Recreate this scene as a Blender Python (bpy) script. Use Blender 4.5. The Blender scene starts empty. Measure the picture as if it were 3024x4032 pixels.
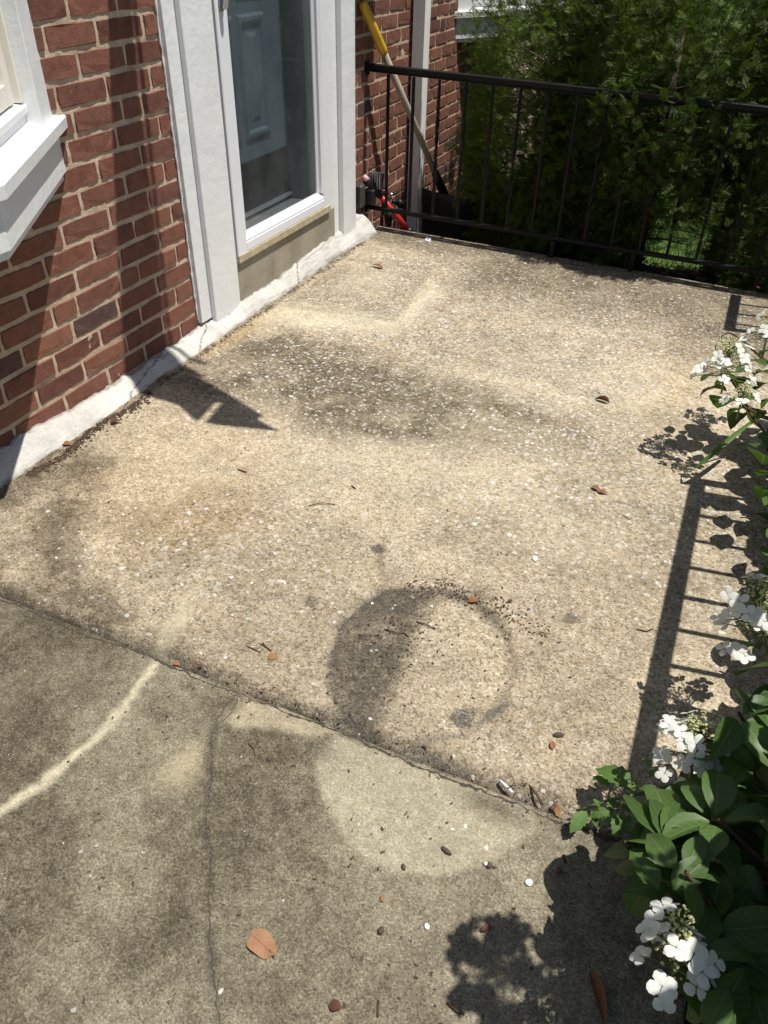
import bpy, math, random
import numpy as np
from mathutils import Vector, Matrix

S = bpy.context.scene
COL = S.collection
rng = np.random.default_rng(7)
random.seed(7)

# ------------------------------------------------------------------ camera
CP = np.array([1.73729, -2.26943, 1.26104])
YAW, PITCH, ROLL, FPX = 0.400478, 0.646253, 0.0215858, 3074.63
_f = np.array([-math.sin(YAW)*math.cos(PITCH), math.cos(YAW)*math.cos(PITCH), -math.sin(PITCH)])
_r0 = np.array([math.cos(YAW), math.sin(YAW), 0.0]); _u0 = np.cross(_r0, _f)
_r = math.cos(ROLL)*_r0 + math.sin(ROLL)*_u0
_u = -math.sin(ROLL)*_r0 + math.cos(ROLL)*_u0
cam_d = bpy.data.cameras.new('camera'); cam = bpy.data.objects.new('camera', cam_d); COL.objects.link(cam)
cam_d.sensor_fit = 'VERTICAL'; cam_d.sensor_height = 36; cam_d.lens = FPX/4032*36
cam_d.clip_start = 0.02; cam_d.clip_end = 500
M = Matrix.Identity(4)
for i in range(3):
    M[i][0], M[i][1], M[i][2], M[i][3] = _r[i], _u[i], -_f[i], CP[i]
cam.matrix_world = M
S.camera = cam

# ------------------------------------------------------------------ light
SUN = np.array([1.0, 0.16, 3.04]); SUN /= np.linalg.norm(SUN)
EL = math.asin(SUN[2]); AZ = math.atan2(SUN[0], SUN[1])
w = bpy.data.worlds.new('World'); S.world = w; w.use_nodes = True
wn = w.node_tree.nodes; sky = wn.new('ShaderNodeTexSky'); sky.sky_type = 'NISHITA'; sky.sun_disc = False
sky.sun_elevation = EL; sky.sun_rotation = AZ
bg = wn['Background']; bg.inputs['Strength'].default_value = 0.066
w.node_tree.links.new(sky.outputs[0], bg.inputs['Color'])
sd = bpy.data.lights.new('sun', 'SUN'); sd.energy = 4.7; sd.angle = math.radians(0.53); sd.color = (1.0, 0.955, 0.885)
so = bpy.data.objects.new('sun', sd); COL.objects.link(so)
so.rotation_euler = Vector(SUN).to_track_quat('Z', 'Y').to_euler()
S.view_settings.view_transform = 'Standard'; S.view_settings.look = 'None'
S.view_settings.exposure = 0.33; S.view_settings.gamma = 1
S.view_settings.use_curve_mapping = False

# ------------------------------------------------------------------ helpers
SLOPE = 0.0187          # the porch falls away from the house
def ground(x, h=0.0): return h - SLOPE*x

def ray(px, py):        # px,py in photograph pixels (3024 x 4032)
    return _f*FPX + _r*(px-1512) - _u*(py-2016)
def at(px, py, h=None, x=None, y=None, z=None):
    d = ray(px, py)
    if h is not None: t = (h - SLOPE*CP[0] - CP[2])/(d[2]+SLOPE*d[0])
    elif x is not None: t = (x-CP[0])/d[0]
    elif y is not None: t = (y-CP[1])/d[1]
    else: t = (z-CP[2])/d[2]
    return CP + t*d
def pix(P):
    d = np.asarray(P, float)-CP; z = d@_f
    return 1512+FPX*(d@_r)/z, 2016-FPX*(d@_u)/z

def empty(name, label, cat, loc=(0, 0, 0), group=None):
    o = bpy.data.objects.new(name, None); COL.objects.link(o); o.location = loc
    o['label'] = label; o['category'] = cat
    if group: o['group'] = group
    return o
def tag(o, label=None, cat=None, group=None, kind=None):
    for k, v in (('label', label), ('category', cat), ('group', group), ('kind', kind)):
        if v: o[k] = v
    return o
def mk(name, V, F, mat, parent=None, smooth=False, uv=None):
    me = bpy.data.meshes.new(name)
    me.from_pydata([tuple(map(float, v)) for v in V], [], [tuple(map(int, f)) for f in F])
    if uv is not None:
        l = me.uv_layers.new(name='UVMap'); idx = np.empty(len(me.loops), int)
        me.loops.foreach_get('vertex_index', idx)
        l.data.foreach_set('uv', np.asarray(uv, float)[idx].ravel())
    me.materials.append(mat); me.update()
    if smooth: me.polygons.foreach_set('use_smooth', [True]*len(me.polygons))
    return link(name, me, parent)
def link(name, me, parent=None):
    o = bpy.data.objects.new(name, me); COL.objects.link(o)
    if parent is not None:
        o.parent = parent
        if parent.type == 'EMPTY' and parent.parent is None:
            o.location = -parent.location      # part meshes are written in world coordinates
    return o
def mkfast(name, V, F, mat, parent=None, smooth=False, attrs=None):
    """V (n,3), F (m,k) arrays, all faces the same size"""
    V = np.ascontiguousarray(V, np.float32); F = np.ascontiguousarray(F, np.int32); k = F.shape[1]
    me = bpy.data.meshes.new(name)
    me.vertices.add(len(V)); me.vertices.foreach_set('co', V.ravel())
    me.loops.add(F.size); me.loops.foreach_set('vertex_index', F.ravel())
    me.polygons.add(len(F)); me.polygons.foreach_set('loop_start', np.arange(len(F), dtype=np.int32)*k)
    if smooth: me.polygons.foreach_set('use_smooth', np.ones(len(F), bool))
    for n, a in (attrs or {}).items():
        at_ = me.attributes.new(n, 'FLOAT', 'POINT'); at_.data.foreach_set('value', np.ascontiguousarray(a, np.float32).ravel())
    me.materials.append(mat); me.update(); me.validate()
    return link(name, me, parent)

class MB:
    def __init__(s): s.V = []; s.F = []
    def add(s, V, F):
        o = len(s.V); s.V += [tuple(v) for v in V]; s.F += [tuple(i+o for i in f) for f in F]; return s
    def box(s, a, b, bev=0.0, fn=None):
        (x0, y0, z0), (x1, y1, z1) = a, b
        if bev <= 0:
            V = [(x, y, z) for x in (x0, x1) for y in (y0, y1) for z in (z0, z1)]
            F = [(0, 1, 3, 2), (4, 6, 7, 5), (0, 4, 5, 1), (2, 3, 7, 6), (0, 2, 6, 4), (1, 5, 7, 3)]
        else:
            V = []; idx = {}
            for i, x in enumerate((x0, x1)):
                for j, y in enumerate((y0, y1)):
                    for k, z in enumerate((z0, z1)):
                        sx, sy, sz = (1, -1)[i]*bev, (1, -1)[j]*bev, (1, -1)[k]*bev
                        idx[i, j, k] = len(V)
                        V += [(x, y+sy, z+sz), (x+sx, y, z+sz), (x+sx, y+sy, z)]
            I = lambda i, j, k, a: idx[i, j, k]+a
            F = []
            for i in (0, 1):
                q = [I(i, 0, 0, 0), I(i, 1, 0, 0), I(i, 1, 1, 0), I(i, 0, 1, 0)]; F.append(q if i else q[::-1])
                q = [I(0, i, 0, 1), I(0, i, 1, 1), I(1, i, 1, 1), I(1, i, 0, 1)]; F.append(q if i else q[::-1])
                q = [I(0, 0, i, 2), I(1, 0, i, 2), I(1, 1, i, 2), I(0, 1, i, 2)]; F.append(q if i else q[::-1])
            for a_ in (0, 1):
                for b_ in (0, 1):
                    fl = (a_+b_) % 2 == 0
                    q = [I(0, a_, b_, 1), I(1, a_, b_, 1), I(1, a_, b_, 2), I(0, a_, b_, 2)]; F.append(q if fl else q[::-1])
                    q = [I(a_, 0, b_, 2), I(a_, 1, b_, 2), I(a_, 1, b_, 0), I(a_, 0, b_, 0)]; F.append(q if fl else q[::-1])
                    q = [I(a_, b_, 0, 0), I(a_, b_, 1, 0), I(a_, b_, 1, 1), I(a_, b_, 0, 1)]; F.append(q if fl else q[::-1])
            for i in (0, 1):
                for j in (0, 1):
                    for k in (0, 1):
                        q = [I(i, j, k, 0), I(i, j, k, 1), I(i, j, k, 2)]
                        F.append(q if (i+j+k) % 2 == 1 else q[::-1])
        if fn: V = [fn(*v) for v in V]
        return s.add(V, F)
    def tube(s, pts, r, n=8, cap=True, twist=0.0, square=False):
        pts = [np.array(p, float) for p in pts]; R = r if hasattr(r, '__len__') else [r]*len(pts)
        V = []; t0 = pts[1]-pts[0]
        a = np.array([0, 0, 1.0]) if abs(t0[2]) < .9*np.linalg.norm(t0) else np.array([1.0, 0, 0])
        for i, p in enumerate(pts):
            t = pts[min(i+1, len(pts)-1)]-pts[max(i-1, 0)]; t = t/np.linalg.norm(t)
            b = np.cross(t, a); b /= np.linalg.norm(b); c = np.cross(b, t); a = c
            for k in range(n):
                th = 2*math.pi*(k+.5)/n + twist*i
                V.append(p+R[i]*(math.cos(th)*b+math.sin(th)*c))
        F = []
        for i in range(len(pts)-1):
            for k in range(n):
                F.append((i*n+k, i*n+(k+1) % n, (i+1)*n+(k+1) % n, (i+1)*n+k))
        if cap:
            F.append(tuple(range(n-1, -1, -1))); F.append(tuple((len(pts)-1)*n+k for k in range(n)))
        return s.add(V, F)
    def prism(s, poly, path):            # poly -> list of points per station, path = list of stations (lists of 3d points)
        n = len(path[0]); V = [p for st in path for p in st]; F = []
        for i in range(len(path)-1):
            for k in range(n): F.append((i*n+k, i*n+(k+1) % n, (i+1)*n+(k+1) % n, (i+1)*n+k))
        F.append(tuple(range(n-1, -1, -1))); F.append(tuple((len(path)-1)*n+k for k in range(n)))
        return s.add(V, F)
    def ball(s, c, r, n=8, m=5, sq=(1, 1, 1)):
        V = []; F = []
        for i in range(m+1):
            ph = math.pi*i/m
            for k in range(n):
                th = 2*math.pi*k/n
                V.append((c[0]+r*sq[0]*math.sin(ph)*math.cos(th), c[1]+r*sq[1]*math.sin(ph)*math.sin(th), c[2]+r*sq[2]*math.cos(ph)))
        for i in range(m):
            for k in range(n): F.append((i*n+k, (i+1)*n+k, (i+1)*n+(k+1) % n, i*n+(k+1) % n))
        return s.add(V, F)
    def build(s, name, mat, parent=None, smooth=False): return mk(name, s.V, s.F, mat, parent, smooth)

# ---- numpy noise for the stains
def vnoise(X, Y, sc, seed):
    g = np.random.default_rng(seed).random((64, 64))
    x = X*sc+100; y = Y*sc+100; xi = np.floor(x).astype(int); yi = np.floor(y).astype(int)
    fx = x-xi; fy = y-yi; fx = fx*fx*(3-2*fx); fy = fy*fy*(3-2*fy)
    G = lambda a, b: g[a % 64, b % 64]
    return (G(xi, yi)*(1-fx)+G(xi+1, yi)*fx)*(1-fy)+(G(xi, yi+1)*(1-fx)+G(xi+1, yi+1)*fx)*fy
def fbm(X, Y, sc, seed, o=4):
    t = 0; a = .5; n = 0
    for i in range(o):
        t = t+a*vnoise(X, Y, sc*2**i, seed+i*17); n += a; a *= .55
    return t/n
def sst(a, b, x):
    t = np.clip((x-a)/(b-a), 0, 1); return t*t*(3-2*t)
def pdist(X, Y, P):
    D = np.full(X.shape, 9.0)
    for (x0, y0), (x1, y1) in zip(P[:-1], P[1:]):
        dx, dy = x1-x0, y1-y0; t = np.clip(((X-x0)*dx+(Y-y0)*dy)/(dx*dx+dy*dy+1e-12), 0, 1)
        D = np.minimum(D, np.hypot(X-x0-t*dx, Y-y0-t*dy))
    return D
def inside(X, Y, P):
    c = np.zeros(X.shape, bool)
    for (x0, y0), (x1, y1) in zip(P, P[1:]+P[:1]):
        m = (y0 > Y) != (y1 > Y)
        c ^= m & (X < (x1-x0)*(Y-y0)/(y1-y0+1e-12)+x0)
    return c
def blob(X, Y, P, soft):       # signed soft polygon
    dd = pdist(X, Y, P+P[:1]); s_ = np.where(inside(X, Y, P), dd, -dd); return sst(-soft, soft, s_)

# ------------------------------------------------------------------ materials
class NT:
    def __init__(s, name):
        s.m = bpy.data.materials.new(name); s.m.use_nodes = True; s.t = s.m.node_tree; s.n = s.t.nodes
        s.b = s.n['Principled BSDF']
    def N(s, typ, props=None, **inp):
        n = s.n.new('ShaderNode'+typ)
        for k, v in (props or {}).items(): setattr(n, k, v)
        for k, v in inp.items(): s.set(n, k, v)
        return n
    def set(s, n, k, v):
        i = n.inputs[int(k[1:])] if k[0] == 'i' and k[1:].isdigit() else n.inputs[k.replace('_', ' ')]
        if isinstance(v, bpy.types.NodeSocket): s.t.links.new(v, i)
        elif hasattr(v, 'outputs'): s.t.links.new(v.outputs[0], i)
        else:
            if i.type == 'RGBA' and len(v) == 3: v = (*v, 1)
            i.default_value = v
    def mix(s, fac, a, b, mode='MIX'):
        n = s.n.new('ShaderNodeMix'); n.data_type = 'RGBA'; n.blend_type = mode; n.clamp_factor = True
        s.set(n, 'i0', fac); s.set(n, 'i6', a); s.set(n, 'i7', b); return n.outputs[2]
    def math(s, op, a, b=0.0, c=None):
        n = s.n.new('ShaderNodeMath'); n.operation = op; s.set(n, 'i0', a); s.set(n, 'i1', b)
        if c is not None: s.set(n, 'i2', c)
        return n.outputs[0]
    def ramp(s, fac, stops, interp='LINEAR'):
        n = s.n.new('ShaderNodeValToRGB'); n.color_ramp.interpolation = interp; e = n.color_ramp.elements
        while len(e) < len(stops): e.new(.5)
        for k, (p, c) in zip(e, stops): k.position = p; k.color = (*c, 1) if len(c) == 3 else (c[0], c[0], c[0], 1)
        s.set(n, 'Fac', fac); return n.outputs[0]
    def mapr(s, v, a, b, c=0.0, d=1.0):
        n = s.n.new('ShaderNodeMapRange'); s.set(n, 'i0', v)
        for k, q in zip(('i1', 'i2', 'i3', 'i4'), (a, b, c, d)): s.set(n, k, q)
        return n.outputs[0]
    def co(s): return s.N('TexCoord').outputs['Object']
    def noise(s, scale, detail=4, rough=.55, vec=None):
        n = s.N('TexNoise', Scale=scale, Detail=detail, Roughness=rough)
        s.set(n, 'Vector', vec if vec is not None else s.co()); return n.outputs['Fac']
    def vor(s, scale, feature='F1', vec=None, rand=1.0):
        n = s.N('TexVoronoi', {'feature': feature}, Scale=scale, Randomness=rand)
        s.set(n, 'Vector', vec if vec is not None else s.co()); return n
    def attr(s, name): return s.N('Attribute', {'attribute_name': name}).outputs['Fac']
    def bump(s, h, strength=.3, dist=.004):
        n = s.N('Bump', Strength=strength, Distance=dist); s.set(n, 'Height', h); s.set(s.b, 'Normal', n); return n
    def out(s, col=None, rough=None, metal=None, spec=None):
        if col is not None: s.set(s.b, 'Base_Color', col)
        if rough is not None: s.set(s.b, 'Roughness', rough)
        if metal is not None: s.b.inputs['Metallic'].default_value = metal
        if spec is not None: s.b.inputs['Specular IOR Level'].default_value = spec
        return s.m
def plain(name, c, rough=.5, metal=0.0, spec=.4, var=.12, sc=40):
    t = NT(name); n = t.noise(sc, 4); lo = tuple(x*(1-var) for x in c); hi = tuple(min(1, x*(1+var)) for x in c)
    return t.out(t.ramp(n, [(.3, lo), (.7, hi)]), rough, metal, spec)

def concrete(name, fine, stops, walk=False):
    t = NT(name); co = t.co()
    wob = t.N('TexNoise', Scale=60.0, Detail=2.0); t.set(wob, 'Vector', co)
    v = t.vor(fine, vec=co); rnd = t.N('SeparateColor'); t.set(rnd, 'Color', v.outputs['Color'])
    base = t.ramp(rnd.outputs[0], stops)
    if not walk:
        vc = t.vor(140, vec=co); rc = t.N('SeparateColor'); t.set(rc, 'Color', vc.outputs['Color'])
        cm = t.mapr(t.math('SUBTRACT', t.attr('agg'), t.math('MULTIPLY', rc.outputs[2], .85)), -.04, .10)
        base = t.mix(cm, base, t.ramp(rc.outputs[0], stops))
    v2 = t.vor(fine*2.3, vec=co); r2 = t.N('SeparateColor'); t.set(r2, 'Color', v2.outputs['Color'])
    base = t.mix(.28, base, t.ramp(r2.outputs[1], stops))
    base = t.mix(.24 if not walk else .18, base, (.395, .325, .222) if not walk else (.27, .238, .168))
    mott = t.noise(9, 5, .6, co)
    base = t.mix(1.0, base, t.ramp(mott, [(.25, (.76, .75, .73)), (.7, (1.1, 1.09, 1.07))]), 'MULTIPLY')
    n3 = t.noise(45, 4, .6, co)
    base = t.mix(1.0, base, t.ramp(n3, [(.3, (.78, .77, .74)), (.7, (1.14, 1.14, 1.13))]), 'MULTIPLY')
    # ochre tint and stains, whose shapes are stored on the mesh
    base = t.mix(t.attr('ochre'), base, t.mix(1.0, base, (1.05, .88, .62), 'MULTIPLY'))
    base = t.mix(t.math('MULTIPLY', t.attr('pale'), t.mapr(t.math('ADD', t.math('MULTIPLY', t.noise(210, 3, .7, co), .55), t.math('MULTIPLY', t.noise(38, 4, .65, co), .45)), .3, .68, .3, 1.25)), base, t.mix(.62, base, (.70, .64, .46)))
    dn = t.math('MULTIPLY', t.attr('dirt'), t.mapr(t.math('ADD', t.math('MULTIPLY', t.noise(230, 3, .7, co), .6), t.math('MULTIPLY', t.noise(42, 4, .65, co), .4)), .28, .7, .35, 1.4))
    base = t.mix(dn, base, t.mix(1.0, base, (.27, .252, .225), 'MULTIPLY'))
    base = t.mix(t.math('MULTIPLY', t.attr('soot'), t.mapr(t.noise(230, 4, .7, co), .3, .68, .2, 1.35)), base, (.045, .046, .045))
    # quartz pebbles
    for sc, thr, rad, key in ((62, .70, .40, 'agg'), (108, .70, .42, 'agg2')):
        wv = t.N('VectorMath', {'operation': 'MULTIPLY_ADD'}); t.set(wv, 'i0', wob.outputs['Color']); wv.inputs[1].default_value = (.012, .012, .012); t.set(wv, 'i2', co); pv = t.vor(sc, vec=wv.outputs[0]); pc = t.N('SeparateColor'); t.set(pc, 'Color', pv.outputs['Color'])
        dist = t.math('ADD', pv.outputs['Distance'], t.math('MULTIPLY', t.math('SUBTRACT', t.noise(120, 3, .6, co), .5), .8))
        msk = t.math('MULTIPLY', t.math('LESS_THAN', dist, rad), t.math('GREATER_THAN', pc.outputs[0], t.mapr(t.attr('agg'), 0, 1, 1.01 if key == 'agg' else .998, thr)))
        pcol = t.ramp(pc.outputs[1], [(0, (.50, .49, .46)), (.3, (.70, .69, .66)), (.5, (.40, .40, .40)), (.7, (.58, .53, .44)), (.85, (.44, .43, .42)), (1, (.74, .72, .67))])
        base = t.mix(t.math('MULTIPLY', msk, t.mapr(pc.outputs[2], 0, 1, .2, .75)), base, pcol)
    h = t.math('ADD', t.math('MULTIPLY', v.outputs['Distance'], -.8), t.math('MULTIPLY', t.noise(260, 5, .65, co), .9))
    t.bump(h, .55 if not walk else .5, .003)
    return t.out(base, .85, spec=.25)

m_slab = concrete('aggregate_concrete', 235, [(0, (.070, .050, .030)), (.16, (.175, .127, .076)), (.31, (.375, .31, .212)), (.5, (.51, .448, .335)), (.72, (.38, .315, .215)), (.85, (.575, .525, .43)), (1, (.74, .705, .635))])
m_walk = concrete('weathered_concrete', 380, [(0, (.085, .070, .046)), (.2, (.19, .165, .115)), (.5, (.300, .270, .198)), (.8, (.375, .342, .258)), (1, (.56, .53, .43))], True)

def brickmat():
    t = NT('brick_clay'); co = t.co(); oi = t.N('ObjectInfo'); r = oi.outputs['Random']
    base = t.ramp(r, [(0, (.145, .063, .046)), (.2, (.195, .083, .058)), (.4, (.225, .098, .066)), (.6, (.175, .077, .056)), (.8, (.265, .122, .076)), (.955, (.205, .088, .062)), (.975, (.100, .062, .057)), (1, (.115, .064, .057))])
    vec = t.N('VectorMath', {'operation': 'ADD'}); t.set(vec, 'i0', co)
    off = t.N('CombineXYZ'); t.set(off, 'X', t.math('MULTIPLY', r, 37.0)); t.set(off, 'Y', t.math('MULTIPLY', r, 91.0)); t.set(vec, 'i1', off)
    geo = t.N('NewGeometry').outputs['Position']
    n1 = t.noise(26, 5, .6, geo); n2 = t.noise(180, 5, .7, geo)
    base = t.mix(1.0, base, t.ramp(n1, [(.25, (.68, .66, .68)), (.5, (1, 1, 1)), (.78, (1.2, 1.22, 1.25))]), 'MULTIPLY')
    base = t.mix(1.0, base, t.ramp(n2, [(.3, (.7, .7, .7)), (.65, (1.15, 1.15, 1.15))]), 'MULTIPLY')
    sp = t.noise(70, 3, .5, geo)
    base = t.mix(t.mapr(sp, .68, .78, 0, .35), base, (.42, .33, .26))
    t.bump(t.math('ADD', n2, t.math('MULTIPLY', n1, .6)), .6, .003)
    return t.out(base, .88, spec=.2)
m_brick = brickmat()
def mortarmat():
    t = NT('mortar'); co = t.co(); n1 = t.noise(14, 5, .6, co); n2 = t.noise(220, 5, .7, co)
    b = t.ramp(n1, [(.25, (.38, .285, .20)), (.5, (.53, .41, .30)), (.8, (.62, .51, .40))])
    b = t.mix(1.0, b, t.ramp(n2, [(.25, (.62, .62, .62)), (.6, (1.1, 1.1, 1.1))]), 'MULTIPLY')
    t.bump(t.math('ADD', n2, n1), .6, .003); return t.out(b, .95, spec=.1)
m_mortar = mortarmat()
def covemat():
    t = NT('cement_fillet'); co = t.co(); n1 = t.noise(7, 5, .6, co); n2 = t.noise(150, 5, .7, co)
    b = t.ramp(n1, [(.2, (.38, .365, .325)), (.5, (.54, .525, .485)), (.8, (.65, .635, .595))])
    b = t.mix(1.0, b, t.ramp(n2, [(.25, (.78, .78, .77)), (.6, (1.06, 1.06, 1.06))]), 'MULTIPLY')
    b = t.mix(t.attr('dirt'), b, (.13, .105, .08)); b = t.mix(t.attr('pale'), b, (.40, .39, .36))
    b = t.mix(t.attr('soot'), b, (.035, .03, .027))
    t.bump(t.math('ADD', n2, n1), .8, .004); return t.out(b, .9, spec=.15)
m_cove = covemat()
def risermat():
    t = NT('stained_cement'); co = t.co(); n1 = t.noise(8, 6, .65, co); n2 = t.noise(160, 5, .7, co)
    b = t.ramp(n1, [(.2, (.20, .175, .13)), (.5, (.33, .295, .225)), (.8, (.42, .385, .315))])
    b = t.mix(1.0, b, t.ramp(n2, [(.25, (.7, .7, .7)), (.6, (1.1, 1.1, 1.1))]), 'MULTIPLY')
    t.bump(t.math('ADD', n2, n1), .6, .004); return t.out(b, .9, spec=.15)
m_riser = risermat()
def whitemat(name, c, rough=.38, dirt=.25, ripple=.0):
    t = NT(name); co = t.co(); n1 = t.noise(5, 6, .65, co); n2 = t.noise(60, 4, .6, co)
    b = t.mix(t.mapr(n1, .52, .8, 0, dirt), c, tuple(x*y for x, y in zip(c, (.72, .70, .64))))
    b = t.mix(t.mapr(n2, .62, .72, 0, dirt*.6), b, tuple(x*y for x, y in zip(c, (.80, .78, .72))))
    t.bump(t.math('ADD', t.math('MULTIPLY', n1, 3.0), t.math('MULTIPLY', n2, .25)), .35 if ripple else .08, .006)
    return t.out(b, rough, spec=.5)
m_trim = whitemat('white_coated_aluminium', (.76, .77, .77), .35, .3, 1)
m_door = whitemat('white_enamel', (.76, .77, .80), .3, .12)
m_vinyl = whitemat('cream_vinyl', (.76, .72, .64), .4, .35)
m_sweep = NT('stained_vinyl'); _n = m_sweep.noise(30, 5, .7); m_sweep = m_sweep.out(m_sweep.ramp(_n, [(.25, (.30, .245, .15)), (.55, (.46, .395, .26)), (.8, (.60, .55, .43))]), .55)
m_slate = plain('slate_blue_paint', (.135, .172, .205), .35, 0, .5, .04, 6)
m_jamb = plain('grey_jamb_paint', (.11, .13, .145), .45, 0, .4, .06, 6)
m_lower = plain('dark_lower_strip', (.030, .027, .025), .3, 0, .5, .2, 12)
m_alu = plain('mill_aluminium', (.55, .56, .57), .35, .7, .5, .1, 30)
m_floor = plain('threshold_rubber', (.05, .047, .045), .6, 0, .3, .2, 30)
m_gap = plain('gap_shade', (.018, .016, .018), .7)  # near-black colour standing in for shade in the door gaps
m_iron = NT('black_iron_paint'); _n = m_iron.noise(60, 5, .7); m_iron.bump(m_iron.noise(220, 4, .7), .3, .002)
m_iron = m_iron.out(m_iron.ramp(_n, [(.3, (.005, .005, .005)), (.6, (.009, .009, .009)), (.8, (.017, .0155, .014))]), .5, spec=.2)
def glassmat():
    t = NT('window_glass'); o = t.n['Material Output']; fr = t.math('MULTIPLY_ADD', t.math('POWER', t.N('LayerWeight', Blend=.5).outputs['Facing'], 5.0), .9, .045)
    tr = t.N('BsdfTransparent', Color=(.85, .87, .88)); gl = t.N('BsdfGlossy', Color=(1, 1, 1), Roughness=.015)
    df = t.N('BsdfDiffuse', Color=(.5, .55, .55))
    dust = t.mapr(t.noise(3.5, 6, .7), .4, .8, .02, .075)
    mx = t.N('MixShader'); t.set(mx, 'i0', fr); t.set(mx, 'i1', tr); t.set(mx, 'i2', gl)
    m2 = t.N('MixShader'); t.set(m2, 'i0', dust); t.set(m2, 'i1', mx); t.set(m2, 'i2', df)
    t.set(o, 'Surface', m2); return t.m
m_glass = glassmat()
def leafmat(name, c0, c1, vein, trans=.25, rough=.42, vs=.35):
    t = NT(name); uv = t.N('TexCoord').outputs['UV']; sp = t.N('SeparateXYZ'); t.set(sp, 'Vector', uv)
    u = sp.outputs[0]; v = t.math('ABSOLUTE', t.math('SUBTRACT', t.math('MULTIPLY', sp.outputs[1], 2.0), 1.0))
    r = t.N('ObjectInfo').outputs['Random']; n = t.noise(30, 4, .6)
    b = t.mix(t.math('ADD', t.math('MULTIPLY', r, .6), t.math('MULTIPLY', n, .5)), c0, c1)
    mid = t.math('LESS_THAN', v, .045)
    side = t.math('LESS_THAN', t.math('FRACT', t.math('ADD', t.math('MULTIPLY', u, 7.0), t.math('MULTIPLY', v, -2.2))), .11)
    b = t.mix(t.math('MULTIPLY', t.math('MAXIMUM', mid, t.math('MULTIPLY', side, .6)), vs*2), b, vein)
    t.bump(t.math('FRACT', t.math('ADD', t.math('MULTIPLY', u, 7.0), t.math('MULTIPLY', v, -2.2))), .25, .002)
    t.set(t.b, 'Base_Color', b); t.b.inputs['Roughness'].default_value = rough; t.b.inputs['Specular IOR Level'].default_value = .3
    tl = t.N('BsdfTranslucent'); t.set(tl, 'Color', t.mix(1.0, b, (1.2, 1.5, .5), 'MULTIPLY'))
    mx = t.N('MixShader'); t.set(mx, 'i0', trans); t.set(mx, 'i1', t.b.outputs[0]); t.set(mx, 'i2', tl)
    t.set(t.n['Material Output'], 'Surface', mx); return t.m
m_leaf = leafmat('hydrangea_leaf_green', (.030, .070, .016), (.094, .160, .042), (.16, .22, .08), .26)
m_weed = leafmat('weed_leaf_green', (.07, .14, .03), (.12, .21, .055), (.14, .22, .08), .3, .55)
m_arb = leafmat('arborvitae_green', (.020, .040, .007), (.13, .18, .026), (.06, .09, .02), .30, .6, .0)
m_grassm = leafmat('grass_green', (.05, .11, .02), (.09, .17, .035), (.1, .16, .05), .3, .5, .0)
m_crk = plain('crack_shadow_dirt', (.062, .055, .045), .95, 0, .05, .3, 300)
m_petal = NT('white_petal'); m_petal.set(m_petal.b, 'Base_Color', m_petal.mix(m_petal.mapr(m_petal.N('ObjectInfo').outputs['Random'], .45, 1, 0, .28), m_petal.ramp(m_petal.noise(1.6, 4), [(.3, (.72, .74, .68)), (.65, (.86, .86, .84))]), (.74, .74, .56)))
m_petal.b.inputs['Roughness'].default_value = .55
_tl = m_petal.N('BsdfTranslucent', Color=(.75, .78, .66)); _mx = m_petal.N('MixShader'); m_petal.set(_mx, 'i0', .3); m_petal.set(_mx, 'i1', m_petal.b.outputs[0]); m_petal.set(_mx, 'i2', _tl)
m_petal.set(m_petal.n['Material Output'], 'Surface', _mx); m_petal = m_petal.m
m_bud = plain('cream_buds', (.52, .52, .26), .6, 0, .3, .3, 300)
m_stem = plain('green_stem', (.14, .17, .06), .6, 0, .3, .3, 60)
m_twig = plain('brown_bark', (.09, .055, .033), .85, 0, .2, .35, 90)
m_bark = plain('grey_brown_bark', (.10, .075, .055), .9, 0, .2, .35, 60)
m_dead = leafmat('dry_leaf_brown', (.20, .085, .038), (.30, .135, .065), (.16, .06, .03), .1, .7, .3)
m_dead2 = leafmat('dark_dry_leaf', (.075, .032, .020), (.12, .050, .030), (.05, .02, .012), .08, .6, .3)
m_tanleaf = leafmat('tan_dry_leaf', (.27, .145, .08), (.34, .19, .105), (.22, .10, .05), .1, .8, .35)
m_mulch = NT('mulch_soil'); _n = m_mulch.noise(60, 6, .7); m_mulch.bump(_n, 1.0, .02); m_mulch = m_mulch.out(m_mulch.ramp(_n, [(.25, (.025, .017, .011)), (.6, (.075, .048, .03)), (.85, (.15, .10, .065))]), .95, spec=.1)
m_chip = plain('bark_chip', (.078, .053, .036), .9, 0, .15, .5, 50)
m_lawn = NT('lawn_soil'); _n = m_lawn.noise(8, 6, .7); m_lawn = m_lawn.out(m_lawn.ramp(_n, [(.3, (.05, .085, .02)), (.7, (.09, .13, .04))]), .95, spec=.1)
m_spout = whitemat('white_gutter_paint', (.82, .82, .81), .4, .3)
m_yellow = plain('yellow_plastic', (.62, .36, .02), .4, 0, .5, .12, 20)
m_wood = NT('weathered_wood'); _c = m_wood.N('Mapping'); m_wood.set(_c, 'Vector', m_wood.co()); _c.inputs['Scale'].default_value = (60, 60, 6)
_n = m_wood.noise(3, 5, .7, _c.outputs[0]); m_wood.bump(_n, .4, .003); m_wood = m_wood.out(m_wood.ramp(_n, [(.25, (.20, .165, .12)), (.55, (.36, .315, .24)), (.8, (.46, .42, .33))]), .8, spec=.2)
m_blackp = plain('black_plastic', (.012, .012, .013), .45, 0, .4, .2, 30)
m_greyp = plain('grey_plastic', (.055, .058, .055), .45, 0, .4, .15, 30)
m_red = plain('red_enamel', (.50, .025, .022), .25, 0, .5, .08, 20)
m_pink = plain('pink_cap', (.62, .34, .36), .4, 0, .4, .1, 40)
m_chrome = plain('chrome_metal', (.62, .63, .64), .18, 1.0, .5, .1, 60)
m_paper = plain('white_paper', (.66, .68, .70), .7, 0, .2, .06, 60)
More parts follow.
